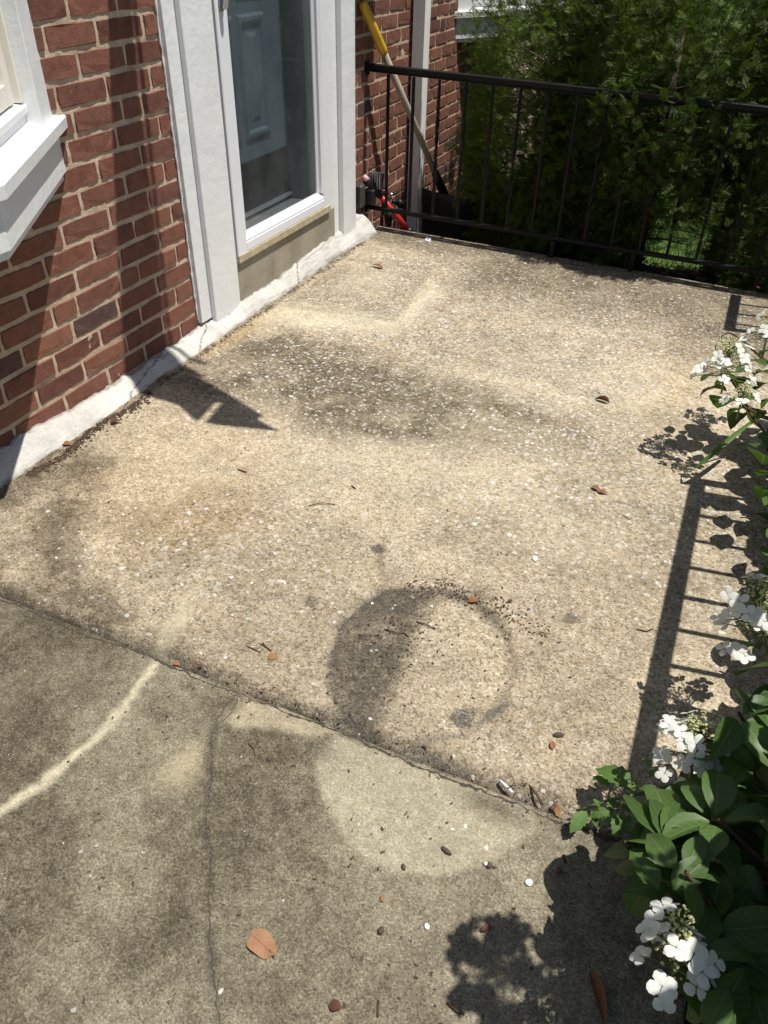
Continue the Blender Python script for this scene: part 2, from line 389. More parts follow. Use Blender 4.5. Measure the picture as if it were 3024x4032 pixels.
m_ink = plain('grey_blue_ink', (.20, .27, .36), .7)
m_rust = plain('rusty_steel', (.13, .075, .05), .6, .5, .4, .3, 300)
m_pebw = plain('white_chip', (.74, .73, .70), .7, 0, .3, .1, 200)
m_pebb = plain('brown_pebble', (.085, .06, .048), .7, 0, .3, .3, 150)
m_cloth = plain('navy_cloth', (.05, .06, .12), .8, 0, .2, .15, 20)

# ------------------------------------------------------------------ ground and slabs
def grid_sheet(name, x0, x1, y0, y1, st, zf, mat, skirt=.12):
    xs = np.arange(x0, x1+st/2, st); ys = np.arange(y0, y1+st/2, st)
    X, Y = np.meshgrid(xs, ys, indexing='ij'); Z, A = zf(X, Y); nx, ny = X.shape
    V = np.stack([X, Y, Z], -1).reshape(-1, 3)
    i, j = np.meshgrid(np.arange(nx-1), np.arange(ny-1), indexing='ij'); a = (i*ny+j).ravel()
    F = np.stack([a, a+ny, a+ny+1, a+1], -1)
    # skirt round the edge
    ring = [k*ny for k in range(nx)]+[(nx-1)*ny+k for k in range(1, ny)]+[k*ny+ny-1 for k in range(nx-2, -1, -1)]+[k for k in range(ny-2, 0, -1)]
    R = np.array(ring); lo = V[R].copy(); lo[:, 2] -= skirt; n0 = len(V); V = np.vstack([V, lo]); m = len(R)
    q = np.arange(m); F = np.vstack([F, np.stack([R[q], n0+q, n0+(q+1) % m, R[(q+1) % m]], -1)])
    A = {k: np.concatenate([v.ravel(), v.ravel()[R]]) for k, v in A.items()}
    return mkfast(name, V, F, mat, None, True, A)

RING = [(1.178, -1.251), (1.160, -1.123), (1.20, -1.001), (1.298, -.938), (1.415, -.930), (1.510, -1.000), (1.560, -1.095), (1.562, -1.205), (1.516, -1.300), (1.42, -1.37), (1.323, -1.385), (1.231, -1.335)]
STREAK = [(.70, -1.93), (.804, -1.804), (.831, -1.729), (.853, -1.616), (.852, -1.517), (.842, -1.411), (.829, -1.327), (.81, -1.238), (.79, -1.18)]
def slab_f(X, Y):
    n1 = fbm(X, Y, 3, 1); n2 = fbm(X, Y, 9, 2); n3 = fbm(X, Y, 30, 3)
    Z = -SLOPE*X + (n1-.5)*.004 + (n3-.5)*.0016
    wx = X+(n2-.5)*.06; wy = Y+(fbm(X, Y, 9, 5)-.5)*.06
    edge = Y+1.385+(fbm(X, Y*0, 14, 8)-.5)*.03                  # distance from the front edge
    Z = Z - .022*(1-sst(0, .03, edge))
    Z = Z - .012*(1-sst(0, .02, 1.55-Y))
    dirt = np.zeros(X.shape); soot = np.zeros(X.shape); pale = np.zeros(X.shape); och = np.zeros(X.shape)
    # broad damp-dirt band across the middle
    band = blob(wx, wy, [(.13, -.36), (.15, -.02), (.24, .18), (.42, .16), (.60, .20), (.80, .12), (1.15, .10), (1.5, .02), (1.66, -.16), (1.35, -.27), (1.10, -.36), (.80, -.42), (.62, -.40), (.50, -.36), (.4, -.44)], .12)
    dirt = np.maximum(dirt, band*(.60+.5*sst(.3, .7, n2))*(1-.25*sst(1.0, 1.6, X)))
    # back of the porch, right rear, dark towards the rail
    dirt = np.maximum(dirt, sst(.55, 1.2, wy)*.9*sst(.5, .8, wx)*(.6+.6*n2))
    dirt = np.maximum(dirt, .30*sst(.35, .65, n1)+.12*sst(.4,.7,n2))
    dirt = np.maximum(dirt, sst(1.15, 1.42, wy)*.85*(.7+.6*n2))
    dirt = np.maximum(dirt, sst(1.35, 1.85, wx)*.9*(.6+.7*n2)*sst(.45, .95, Y))
    # left front dirt
    dirt = np.maximum(dirt, blob(wx, wy, [(.05, -1.5), (.05, -.75), (.20, -.72), (.34, -.95), (.42, -1.15), (.7, -1.28), (1.0, -1.34), (1.0, -1.5)], .07)*(.25+.85*sst(.3, .65, n2))*.85)
    # along the fillet
    cv = X-.088-(n2-.5)*.02
    dirt = np.maximum(dirt, (1-sst(.0, .05, cv))*(.35+.8*sst(.35, .65, fbm(X, Y, 14, 21)))*.95)
    # worn front lip
    dirt = np.maximum(dirt, (1-sst(.015, .075, edge+(n3-.5)*.05))*(.55+.6*n2)*np.clip(1.25-.45*X, .5, 1))
    soot = np.maximum(soot, (1-sst(.004, .022, edge+(n3-.5)*.025))*.75*sst(.25, .55, n2))
    # planter ring, left half filled
    rd = pdist(X+(n3-.5)*.012, Y+(n3-.5)*.012, RING+RING[:1]); ins = inside(wx*.3+X*.7, wy*.3+Y*.7, RING)
    rw = .45+.55*sst(.35, .6, fbm(X, Y, 10, 33))
    soot = np.maximum(soot, (1-sst(.003, .014, rd))*.8*rw)
    dirt = np.maximum(dirt, (1-sst(.006, .045, rd))*.75*rw*np.where(Y > -1.0, 1.1, .8))
    fill = ins*(1-sst(-.03, .05, (X-1.33)-(Y+1.15)*-.12+(n2-.5)*.1)); fill = fill*(.8+.35*sst(.25, .6, n3))
    cresc = ins*np.exp(-((X-1.28)**2+(Y+1.32)**2)/.006)
    dirt = np.maximum(dirt, np.maximum(fill*1.0, cresc*1.0)); soot = np.maximum(soot, np.maximum(fill*.42, cresc*.55))
    clean = np.exp(-(((X-1.235)/.035)**2+((Y+1.105)/.022)**2)); dirt = dirt*(1-.6*clean)
    dirt = np.maximum(dirt, np.exp(-(((X-1.43)/.16)**2+((Y+.905)/.035)**2))*.8*sst(.3, .6, n3+.1))
    tail = pdist(X, Y, [(1.122, -.864), (1.14, -.885), (1.165, -.92), (1.21, -.985)])
    dirt = np.maximum(dirt, (1-sst(.004, .018, tail))*.6)
    for (cx, cy, r, q) in ((1.122, -.862, .022, .62), (1.061, -1.095, .022, .42), (1.633, -.893, .024, .42), (1.498, -1.27, .026, .55), (1.505, -1.25, .015, .5)):
        a = np.hypot(X-cx+(n3-.5)*.03, (Y-cy)+(n2-.5)*.03); soot = np.maximum(soot, (1-sst(r*.6, r*1.1, a))*min(1, q*1.6))
    # door mat ghost: bright worn border with thin dark outline
    mat_ = [(.17, .40), (.60, .47), (.52, 1.08), (.12, 1.0)]
    md = pdist(X+(n3-.5)*.02, Y+(n3-.5)*.02, mat_+mat_[:1])
    pale = np.maximum(pale, blob(wx, wy, [(.14, .20), (.34, .26), (.66, .32), (.68, .85), (.57, .95), (.60, .50), (.17, .42)], .06)*(.45+.8*n2))
    pale = np.maximum(pale, blob(wx, wy, [(.25, .62), (.46, .66), (.42, .95), (.22, .9)], .06)*.35)
    dirt = np.maximum(dirt, (1-sst(.004, .034, md))*.55*np.where(X > .14, 1, 0)*(.5+.8*n2))
    dirt = np.maximum(dirt, blob(wx, wy, [(.2, .43), (.56, .5), (.52, .8), (.42, .6), (.2, .52)], .03)*.35)
    st_ = pdist(X, Y, STREAK); pale = np.maximum(pale, (1-sst(.004, .034, st_))*.95*(1-sst(-1.29, -1.17, Y)))
    pale = np.maximum(pale, blob(wx, wy, [(.5, -1.0), (.75, -.6), (1.2, -.55), (1.7, -.7), (1.8, -.3), (1.9, .6), (1.3, .5), (.9, .3), (.7, -.4), (.4, -.6)], .2)*.25)
    och = np.maximum(och, np.exp(-(((X-.13)/.04)**2+((Y-.05)/.22)**2))*.95*(1-dirt))
    och = np.maximum(och, blob(wx, wy, [(.25, -1.0), (.2, -.55), (.6, -.5), (.8, -.9), (.6, -1.15)], .12)*.28*n1*2)
    och = np.maximum(och, np.exp(-(((X-1.72)/.12)**2+((Y-.35)/.5)**2))*.3)
    agg = .06+.94*sst(-.95, -.1, Y+(n1-.5)*.7)*(1-.55*sst(.95, 1.4, Y)); agg = agg*(.35+.75*sst(.05, .45, X)); agg = agg*(.55+.6*n2)
    agg = np.maximum(agg, .55*np.exp(-(((X-.75)/.35)**2+((Y+1.0)/.25)**2)))
    agg = np.maximum(agg, .25*(1-sst(.0, .06, edge))*(X > .9))
    return Z, dict(dirt=np.clip(dirt, 0, 1), soot=np.clip(soot, 0, 1), pale=np.clip(pale, 0, 1), ochre=np.clip(och, 0, 1), agg=np.clip(agg, 0, 1))
slab = grid_sheet('porch_slab', .03, 2.13, -1.385, 1.552, .0075, slab_f, m_slab, .35); tag(slab, kind='structure')

CRACK = [(1.045, -1.40), (1.042, -1.466), (1.066, -1.528), (1.101, -1.581), (1.13, -1.632), (1.152, -1.679), (1.19, -1.712), (1.218, -1.762), (1.244, -1.801), (1.277, -1.849), (1.314, -1.891), (1.36, -1.95), (1.40, -2.03)]
CIRC = [(1.270, -1.40), (1.268, -1.478), (1.318, -1.545), (1.402, -1.603), (1.49, -1.614), (1.572, -1.585), (1.637, -1.528), (1.70, -1.434), (1.66, -1.37)]
def walk_f(X, Y):
    n1 = fbm(X, Y, 3.3, 41); n2 = fbm(X, Y, 10, 42); n3 = fbm(X, Y, 34, 43); n4 = fbm(X, Y, 90, 44, 2)
    Z = -SLOPE*X-.014+(n1-.5)*.004+(n3-.5)*.0012
    wx = X+(n2-.5)*.05; wy = Y+(fbm(X, Y, 10, 45)-.5)*.05
    dirt = .42+.50*sst(.32, .66, n1)*.85+.55*(n2-.5)+.35*(n3-.5)
    circ = blob(X+(n3-.5)*.012, Y+(n3-.5)*.012, CIRC, .008)
    dirt = dirt*(1-.85*circ*(.8+.3*n2))
    halo = blob(wx, wy, CIRC, .09); dirt = np.maximum(dirt, (halo*(1-circ))*.95*(.6+.7*n2)*(X < 1.58))
    tan = blob(wx, wy, [(1.04, -1.40), (1.045, -1.45), (1.085, -1.475), (1.168, -1.446), (1.253, -1.43), (1.306, -1.39), (1.2, -1.37)], .012)
    dirt = np.maximum(dirt, blob(wx, wy, [(1.02, -1.42), (1.03, -1.47), (1.09, -1.51), (1.2, -1.49), (1.28, -1.46), (1.3, -1.39)], .03)*.9)*(1-.85*tan)
    ps = np.exp(-(((X-1.05)/.035)**2+((Y+1.59)/.06)**2)); dirt = dirt*(1-.75*ps)
    st_ = pdist(X+(n3-.5)*.02+(n4-.5)*.012, Y+(n4-.5)*.012, STREAK); pale = (1-sst(.001, .019, st_))*.95*(.4+.9*n3)*(.7+.6*n2)
    dirt = dirt*(1-.9*(1-sst(.003, .022, st_)))
    dk = np.exp(-(((X-1.02)/.05)**2+((Y+1.45)/.06)**2)); dirt = np.maximum(dirt, dk*.95)
    cd = pdist(X+(n3-.5)*.02+(n4-.5)*.008, Y, CRACK); dirt = np.maximum(dirt, (1-sst(.0, .045, cd))*.9*(.6+.7*n2))
    soot = (1-sst(.001, .012, cd))*.55*sst(.2, .5, fbm(X, Y, 12, 77))
    dirt = np.maximum(dirt, np.exp(-(((X-1.62)/.08)**2+((Y+1.42)/.03)**2))*.85)
    e = -1.385-Y; dirt = np.maximum(dirt, (1-sst(.0, .03, e))*.8*n2*2*(1-tan)); soot = np.maximum(soot, (1-sst(.0, .010, e+(n3-.5)*.02))*.75*sst(.2, .5, n2))
    pale = np.maximum(pale, ps*.5); pale = np.maximum(pale, circ*.30); pale = np.maximum(pale, tan*.3)
    agg = .0+.07*circ+.0*X
    return Z, dict(dirt=np.clip(dirt, 0, 1), soot=np.clip(soot, 0, 1), pale=np.clip(pale, 0, 1), ochre=np.clip(.25*tan+.5*ps, 0, 1), agg=agg)
walk = grid_sheet('walkway', .25, 1.98, -2.6, -1.389, .005, walk_f, m_walk, .12); tag(walk, kind='structure')

def fissure(name, P, wmin, wmax, zf, parent, seed, step=.006, jag=.0035, lift=.0012):
    r = np.random.default_rng(seed); pts = []
    for (a, b) in zip(P[:-1], P[1:]):
        L = math.hypot(b[0]-a[0], b[1]-a[1]); k = max(1, int(L/step))
        for i in range(k): pts.append((a[0]+(b[0]-a[0])*i/k, a[1]+(b[1]-a[1])*i/k))
    pts = np.array(pts+[P[-1]]); n = len(pts); j = np.cumsum(r.normal(0, 1, n)); j = j-np.interp(np.arange(n), np.linspace(0, n, 12), np.interp(np.linspace(0, n-1, 12), np.arange(n), j))
    T = np.gradient(pts, axis=0); T /= np.linalg.norm(T, axis=1)[:, None]; Nn = np.stack([-T[:, 1], T[:, 0]], -1)
    c = pts+Nn*(np.clip(j, -2, 2)*jag*.5)[:, None]; wd = r.uniform(wmin, wmax, n)*(.35+1.3*vnoise(np.arange(n)*1.0, np.zeros(n), .13, seed)); wd[-1] = wd[0] = .0002
    l = c+Nn*(wd*r.uniform(.3, .7, n))[:, None]; q = c-Nn*(wd*r.uniform(.3, .7, n))[:, None]
    Z = lambda p: zf(p[:, 0], p[:, 1])[0]+lift
    V = np.vstack([np.column_stack([l, Z(l)]), np.column_stack([q, Z(q)])]); i = np.arange(n-1)
    return mkfast(name, V, np.stack([i, i+1, n+i+1, n+i], -1), m_crk, parent)
fissure('crack', CRACK, .0005, .0019, walk_f, walk, 3)
fissure('crack', [(1.05, -1.40), (1.06, -1.45), (1.045, -1.50), (1.066, -1.528)], .0006, .0018, walk_f, walk, 4)
fissure('joint_gap', [(.26, -1.396), (.7, -1.398), (1.0, -1.395), (1.3, -1.399), (1.6, -1.396), (1.95, -1.398)], .0008, .005, walk_f, walk, 5, .007, .005, .0008)
mk('lawn', [(-40, -40, -.34), (40, -40, -.34), (40, 40, -.34), (-40, 40, -.34)], [(0, 1, 2, 3)], m_lawn)['kind'] = 'structure'
def bed_f(X, Y):
    return -.075+(fbm(X, Y, 5, 91)-.5)*.05+(fbm(X, Y, 25, 92)-.5)*.03, {}
tag(grid_sheet('planting_bed', 1.95, 3.4, -3.2, 1.5, .03, bed_f, m_mulch, .3), kind='structure')
def bed2_f(X, Y): return -.30+(fbm(X, Y, 5, 93)-.5)*.05+(fbm(X, Y, 25, 94)-.5)*.03, {}
tag(grid_sheet('hedge_bed', .0, 3.6, 1.56, 2.45, .03, bed2_f, m_mulch, .2), kind='structure')

# ------------------------------------------------------------------ brick walls
def brick_mesh(i):
    r = np.random.default_rng(100+i); base = [(-.5, -.5), (-.17, -.5), (.17, -.5), (.5, -.5), (.5, 0), (.5, .5), (.17, .5), (-.17, .5), (-.5, .5), (-.5, 0)]
    V = []; n = len(base)
    for lv, (x, ins) in enumerate(((-.02, 0), (-.0045, 0), (.0, .028))):
        for (a, b) in base:
            aa = a*(1-ins*.75) + r.normal(0, .004); bb = b*(1-ins*2.6)+r.normal(0, .018)
            if abs(a) == .5 and abs(b) == .5 and lv: aa *= .988; bb *= .96
            V.append((x+(r.normal(0, .0008) if lv == 2 else 0), aa, bb))
    F = []
    for l in (0, 1):
        for k in range(n): F.append((l*n+k, l*n+(k+1) % n, (l+1)*n+(k+1) % n, (l+1)*n+k))
    F.append(tuple(2*n+k for k in range(n)))
    me = bpy.data.meshes.new('brick'); me.from_pydata(V, [], F); me.materials.append(m_brick); me.update(); return me
BM = [brick_mesh(i) for i in range(8)]
def lay(parent, y0, y1, zc, h, x=0.0):
    if y1-y0 < .015: return
    o = bpy.data.objects.new('brick', random.choice(BM)); COL.objects.link(o); o.parent = parent
    o.location = (x+random.uniform(-.0012, .0018)-parent.location.x, (y0+y1)/2-parent.location.y, zc+random.uniform(-.0008, .0008)-parent.location.z)
    o.scale = (1, (y1-y0), h); o.rotation_euler = (random.gauss(0, .004), 0, random.gauss(0, .003))
def wall_mortar(parent, y0, y1, z0, z1, st):
    ys = np.arange(y0, y1, st); zs = np.arange(z0, z1, st); Y, Z = np.meshgrid(ys, zs, indexing='ij')
    X = -.0034+(fbm(Y, Z, 22, 61)-.5)*.005+(fbm(Y, Z, 70, 62)-.5)*.004; ny, nz = Y.shape
    i, j = np.meshgrid(np.arange(ny-1), np.arange(nz-1), indexing='ij'); a = (i*nz+j).ravel()
    mkfast('mortar', np.stack([X, Y, Z], -1).reshape(-1, 3)-np.array(parent.location), np.stack([a, a+nz, a+nz+1, a+1], -1), m_mortar, None, True).parent = parent

PIT = .068; Z0 = .0889
JL = {14: [-.37, -.172], 13: [-.475, -.276, -.07], 12: [-.369, -.171], 11: [-.476, -.275, -.071], 10: [-.431, -.223, -.128], 9: [-.475, -.265, -.061],
      8: [-.371, -.171], 7: [-.467, -.264, -.07], 6: [-.77, -.564, -.362, -.168], 5: [-.656, -.455, -.26, -.062], 4: [-.751, -.55, -.347, -.148],
      3: [-.67, -.571, -.366, -.273, -.069], 2: [-.812, -.608, -.399, -.196], 1: [-.909, -.707, -.503, -.298, -.104], 0: [-.8, -.601, -.392, -.198], -1: [-.912, -.705, -.504, -.311, -.105]}
WL = empty('brick_wall', 'red brick house wall between the bay window and the doorway', 'wall', (0, -.5, 0))
wall_mortar(WL, -1.45, .03, -.02, 1.42, .007)
for k in range(-1, 19):
    js = list(JL.get(k, [-.37+(.1 if k % 2 else 0), -.17+(.1 if k % 2 else 0)])); js = [j for j in js if j < -.005]
    while js[0] > -1.4: js.insert(0, js[0]-.202+random.uniform(-.004, .004))
    js = js+[-.002]; zc = Z0+PIT*(k+.5)
    for a, b in zip(js[:-1], js[1:]): lay(WL, a+.0055, b-(.0055 if b < -.01 else 0), zc, .0545)
mb = MB().box((-.12, -2.6, -.4), (-.02, .2, 2.6)); mb.build('wall_core', m_mortar, WL)

JR = {13: [1.588, 1.778, 1.968], 12: [1.492, 1.685, 1.875, 2.44, 2.623], 11: [1.457, 1.743, 1.924, 2.303, 2.491, 2.573], 10: [1.497, 1.687, 1.877, 2.43, 2.617],
      9: [1.422, 1.612, 1.80, 1.985, 2.349, 2.536, 2.717], 8: [1.483, 1.673, 1.863], 7: [1.413, 1.6, 1.79], 6: [1.486, 1.671, 1.86], 5: [1.536, 1.723, 1.905],
      4: [1.592, 1.687, 1.871, 1.966], 3: [1.535, 1.724, 1.913], 2: [1.539, 1.802, 1.993], 1: [1.62, 1.906], 0: [1.60, 1.79, 1.977]}
WR = empty('brick_wall', 'red brick house wall behind the railing with the downspout on it', 'wall', (0, 2, 0))
wall_mortar(WR, 1.26, 3.2, -.40, 1.36, .011)
for k in range(-6, 19):
    zc = Z0+PIT*(.04+.972*k); js = list(JR.get(k, [1.50+(.095 if k % 2 else 0)]))
    while js[0] > 1.30: js.insert(0, js[0]-.19)
    while js[-1] < 3.15: js.append(js[-1]+.19)
    for a, b in zip(js[:-1], js[1:]): lay(WR, a+.005, b-.005, zc, .0535)
MB().box((-.12, 1.0, -.5), (-.02, 6.0, 2.6)).build('wall_core', m_mortar, WR)

# ------------------------------------------------------------------ cement fillet at the wall foot
ys = np.arange(-1.5, 1.42, .006); ts = np.linspace(0, 1, 26)
Yc, Tc = np.meshgrid(ys, ts, indexing='ij')
nA = fbm(Yc, Tc, 12, 71); nB = fbm(Yc, Tc*.3, 40, 72)
zt = .040+.012*np.sin(Yc*5)+.05*sst(.45, .95, Yc)+(fbm(Yc, Yc*0, 20, 73)-.5)*.018+(fbm(Yc, Yc*0, 60, 75)-.5)*.008
ft = .086+(fbm(Yc, Yc*0, 9, 74)-.5)*.022+.02*sst(1.05, 1.35, Yc)
xb = np.where((Yc > .22) & (Yc < 1.06), .028, .0)
Xc = xb+(ft-xb)*Tc**.9; Zc = zt*(1-Tc)**.72*(1+.12*np.sin(math.pi*Tc))-.004-SLOPE*Xc*Tc+(nA-.5)*.006+(nB-.5)*.004
bottom = (Yc > .2) & (Yc < 1.06)
cr = np.minimum(pdist(Xc+(nB-.5)*.008, Yc+(nB-.5)*.02, [(.095, -.53), (.072, -.50), (.05, -.42), (.028, -.33), (.02, -.22)]),
                np.minimum(pdist(Xc, Yc+(nB-.5)*.02, [(.082, -.12), (.05, -.06), (.03, .01), (.0, .03)]), pdist(Xc, Yc+(nB-.5)*.02, [(.09, .62), (.06, .66), (.03, .72)])))
cdirt = (1-sst(.0, .012, Tc*0+(ft-Xc)+(nB-.5)*.012))*.8*sst(.3, .6, nA)+.55*sst(.5, .75, nA)*sst(.35, .9, Yc)*(1-sst(.35, .75, Tc))
cdirt = np.maximum(cdirt, (1-sst(.02, .16, Tc+(nB-.5)*.25))*.6*((Yc < -.01) | (Yc > .22)))
nyc, ntc = Yc.shape; i, j = np.meshgrid(np.arange(nyc-1), np.arange(ntc-1), indexing='ij'); a = (i*ntc+j).ravel()
cove = mkfast('cement_fillet', np.stack([Xc, Yc, Zc], -1).reshape(-1, 3), np.stack([a, a+ntc, a+ntc+1, a+1], -1), m_cove, None, True,
              dict(dirt=np.clip(cdirt, 0, 1), pale=np.clip(sst(.55, .8, nA)*sst(.5, 1.0, Yc)*.8, 0, 1), soot=(1-sst(.0008, .003, cr))*.85))
tag(cove, 'rough white cement fillet along the foot of the wall', 'mortar fillet')
rs = MB().box((-.13, .20, -.02), (.03, 1.09, .198)); rs = rs.build('door_riser', m_riser); tag(rs, 'stained cement riser below the storm door', 'door step')

# ------------------------------------------------------------------ door surround and doors
DC = empty('door_casing', 'white metal-wrapped casing around the storm door', 'door frame', (0, .1, 0))
MB().box((-.01, .0, .048), (.020, .235, 2.35), .0015).build('casing_board', m_trim, DC)
MB().box((.019, .064, .030), (.040, .236, 2.35), .002).build('raised_board', m_trim, DC)
MB().box((-.01, 1.046, .068), (.024, 1.155, 2.35), .002).build('casing_board', m_trim, DC)
MB().box((-.01, 1.150, .044), (.050, 1.283, 2.35), .002).build('raised_board', m_trim, DC)
MB().box((-.01, .0, 2.30), (.045, 1.283, 2.50), .003).build('head_board', m_trim, DC)
MB().box((-.14, .225, .19), (-.002, .262, 2.3)).build('jamb', m_jamb, DC)
MB().box((-.16, .916, .19), (-.002, 1.05, 2.3)).build('jamb', m_jamb, DC)
MB().box((-.004, .2355, .2), (.020, .2500, 2.3)).build('gap_shade', m_gap, DC)  # black strips paint the shade between storm door and casing
MB().box((-.004, 1.0365, .2), (.018, 1.0455, 2.3)).build('gap_shade', m_gap, DC)
# caulk bead between brick and casing
mb = MB(); pts = [(.003+random.uniform(-.001, .0015), -.002+random.uniform(-.003, .002), z) for z in np.arange(.06, 1.3, .016)]
mb.tube(pts, [random.uniform(.003, .0055) for _ in pts], 6); mb.build('caulk_bead', m_trim, DC, True)

SDn = empty('storm_door', 'white framed storm door with one tall glass pane', 'door', (.02, .64, .2))
MB().box((.0, .252, .2), (.040, .318, 2.25), .003).build('stile', m_door, SDn)
MB().box((.0, .977, .2), (.040, 1.034, 2.25), .003).build('stile', m_door, SDn)
MB().box((.0, .3185, .228), (.0395, .9765, .262), .002).build('bottom_rail', m_door, SDn)
MB().box((.0, .3185, 2.15), (.0395, .9765, 2.25), .002).build('top_rail', m_door, SDn)
mb = MB(); prof = [(.037, .2625), (.037, .270), (.030, .280), (.024, .281), (.015, .291), (.006, .291), (.006, .2625)]
mb.prism(None, [[(x, y, z) for x, z in prof] for y in (.3185, .9765)]); mb.build('glazing_bead', m_door, SDn)
mb = MB(); prof = [(.037, .9765), (.037, .972), (.032, .966), (.022, .965), (.012, .957), (.006, .957), (.006, .9765)]
mb.prism(None, [[(x, y, z) for x, y in prof] for z in (.292, 2.15)]); mb.build('glazing_bead', m_door, SDn)
mb = MB(); prof = [(.037, .3185), (.037, .323), (.030, .328), (.012, .335), (.006, .335), (.006, .3185)]
mb.prism(None, [[(x, y, z) for x, y in prof] for z in (.292, 2.15)]); mb.build('glazing_bead', m_door, SDn)
MB().box((.008, .333, .289), (.012, .960, 2.15)).build('glass_pane', m_glass, SDn)
MB().box((-.002, .2525, .198), (.043, 1.0335, .2275), .002).build('door_sweep', m_sweep, SDn)
mb = MB(); mb.tube([(.06, .285, 1.40), (.066, .285, 1.2), (.066, .285, 1.06), (.058, .285, 1.035), (.045, .285, 1.03)], [.010, .011, .011, .010, .008], 10)
mb.box((.0385, .272, 1.02), (.046, .298, 1.44), .002); mb.build('door_handle', m_alu, SDn, True)

ED = empty('entry_door', 'slate blue panelled front door behind the storm door glass', 'door', (-.12, .6, .27))
MB().box((-.15, .262, .486), (-.10, .916, 2.25)).build('door_leaf', m_slate, ED)
MB().box((-.15, .262, .298), (-.101, .916, .4855)).build('lower_strip', m_lower, ED)  # darker band across the bottom of the door
MB().box((-.103, .262, .286), (-.085, .916, .2975)).build('sweep_strip', m_alu, ED)
def panel(y0, y1, z0, z1):
    mb = MB(); st = []
    for ins, x in ((0, -.0995), (.010, -.090), (.022, -.090), (.036, -.108+.004), (.05, -.104), (.075, -.0935)):
        st.append([(x, y0+ins, z0+ins), (x, y1-ins, z0+ins), (x, y1-ins, z1-ins), (x, y0+ins, z1-ins)])
    V = [p for s_ in st for p in s_]; F = []
    for l in range(len(st)-1):
        for k in range(4): F.append((l*4+k, l*4+(k+1) % 4, l*4+4+(k+1) % 4, l*4+4+k))
    F.append(tuple((len(st)-1)*4+k for k in range(4))); mb.add(V, F); mb.build('door_panel', m_slate, ED)
for (a, b) in ((.33, .555), (.585, .775)):
    panel(a, b, .562, .985); panel(a, b, 1.04, 1.95)
MB().box((-.10, .262, .198), (.0, .916, .270)).build('threshold', m_alu, ED)
MB().box((-.15, .262, .198), (-.1005, .916, .2855)).build('rubber_sill', m_floor, ED)

# ------------------------------------------------------------------ bay windows
UU = np.array([.529, -.849]); NN = np.array([.849, .529]); CN = .372
def build_bay(name, label, mirror, y0, dz):
    root = empty(name, label, 'window', (.1, y0+(.5 if mirror else -.5), .7))
    ym = (lambda y: y0-(y+.458)) if mirror else (lambda y: y+(y0+.458))
    O = np.array([0, -.458])
    def wp(m, xw=-.012):          # on the facet line with offset m where x = xw
        P = O+NN*m; s_ = (xw-P[0])/UU[0]; return P+UU*s_
    def cp(m):
        P = O+NN*m; s_ = (CN+m-P[0])/UU[0]; return P+UU*s_
    def ep(m): return np.array([CN+m, -1.75])
    def sweep(nm, prof, mat, parent=root):
        path = [[(f(m)[0], ym(f(m)[1]), z+dz) for m, z in prof] for f in (wp, cp, ep)]
        mb = MB(); mb.prism(None, path)
        if mirror: mb.F = [f[::-1] for f in mb.F]
        return mb.build(nm, mat, parent)
    def lb(nm, s0, s1, m0, m1, z0, z1, mat, bev=.0015, parent=root):
        def fn(s_, m, z):
            P = O+UU*s_+NN*m; return (P[0], ym(P[1]), z+dz)
        mb = MB().box((s0, m0, z0), (s1, m1, z1), bev, fn)
        if not mirror: mb.F = [f[::-1] for f in mb.F]
        return mb.build(nm, mat, parent)
    sweep('sill', [(0, .797), (.001, .824), (-.003, .828), (-.075, .842), (-.14, .842), (-.14, .797)], m_trim)
    sweep('apron', [(-.022, .691), (-.022, .7965), (-.14, .7965), (-.14, .691)], m_trim)
    sweep('soffit', [(-.03, .672), (-.03, .6905), (-.16, .6905), (-.16, .672)], m_trim)
    sweep('sub_sill', [(-.064, .8395), (-.064, .862), (-.055, .864), (-.055, .878), (-.060, .881), (-.16, .892), (-.16, .8395)], m_trim)
    lb('corner_board', .035, .163, -.10, -.026, .832, 2.3, m_trim, .002)
    lb('jamb_trim', .1635, .176, -.10, -.060, .886, 2.3, m_vinyl)
    lb('window_track', .1765, .187, -.10, -.080, .888, 2.3, m_vinyl)
    fr = lb('sash_frame', .192, .236, -.115, -.074, .889, 2.2, m_vinyl)
    lb('sash_rail', .236, .60, -.115, -.076, .889, .935, m_vinyl)
    lb('sash_frame', .60, .64, -.115, -.074, .889, 2.2, m_vinyl)
    lb('window_pane', .234, .602, -.105, -.099, .93, 2.2, m_glass, 0)
    lb('corner_board', .642, .745, -.12, -.03, .832, 2.3, m_trim, .002)
    mb = MB().box((CN-.16, -1.75, .84+dz), (CN-.12, -1.06, 2.3+dz), 0, lambda x, y, z: (x, ym(y), z))
    mb.build('front_sash', m_vinyl, root)
    lb('interior_blind', .05, .72, -.24, -.225, .80, 2.3, m_vinyl, 0)
    # simple roof of the bay
    P = [wp(.05), cp(.05), ep(.05), np.array([-.01, -1.75])]
    V = [(p[0], ym(p[1]), z+dz) for z in (2.3, 2.36) for p in P]
    mk('bay_roof', V, [(3, 2, 1, 0), (4, 5, 6, 7), (0, 1, 5, 4), (1, 2, 6, 5), (2, 3, 7, 6), (3, 0, 4, 7)], m_trim, root)
    return root
build_bay('bay_window', 'white angled bay window at the left edge of the porch', False, -.458, 0)
build_bay('bay_window', 'white bay window seen past the downspout beside the evergreens', True, 2.715, .036)

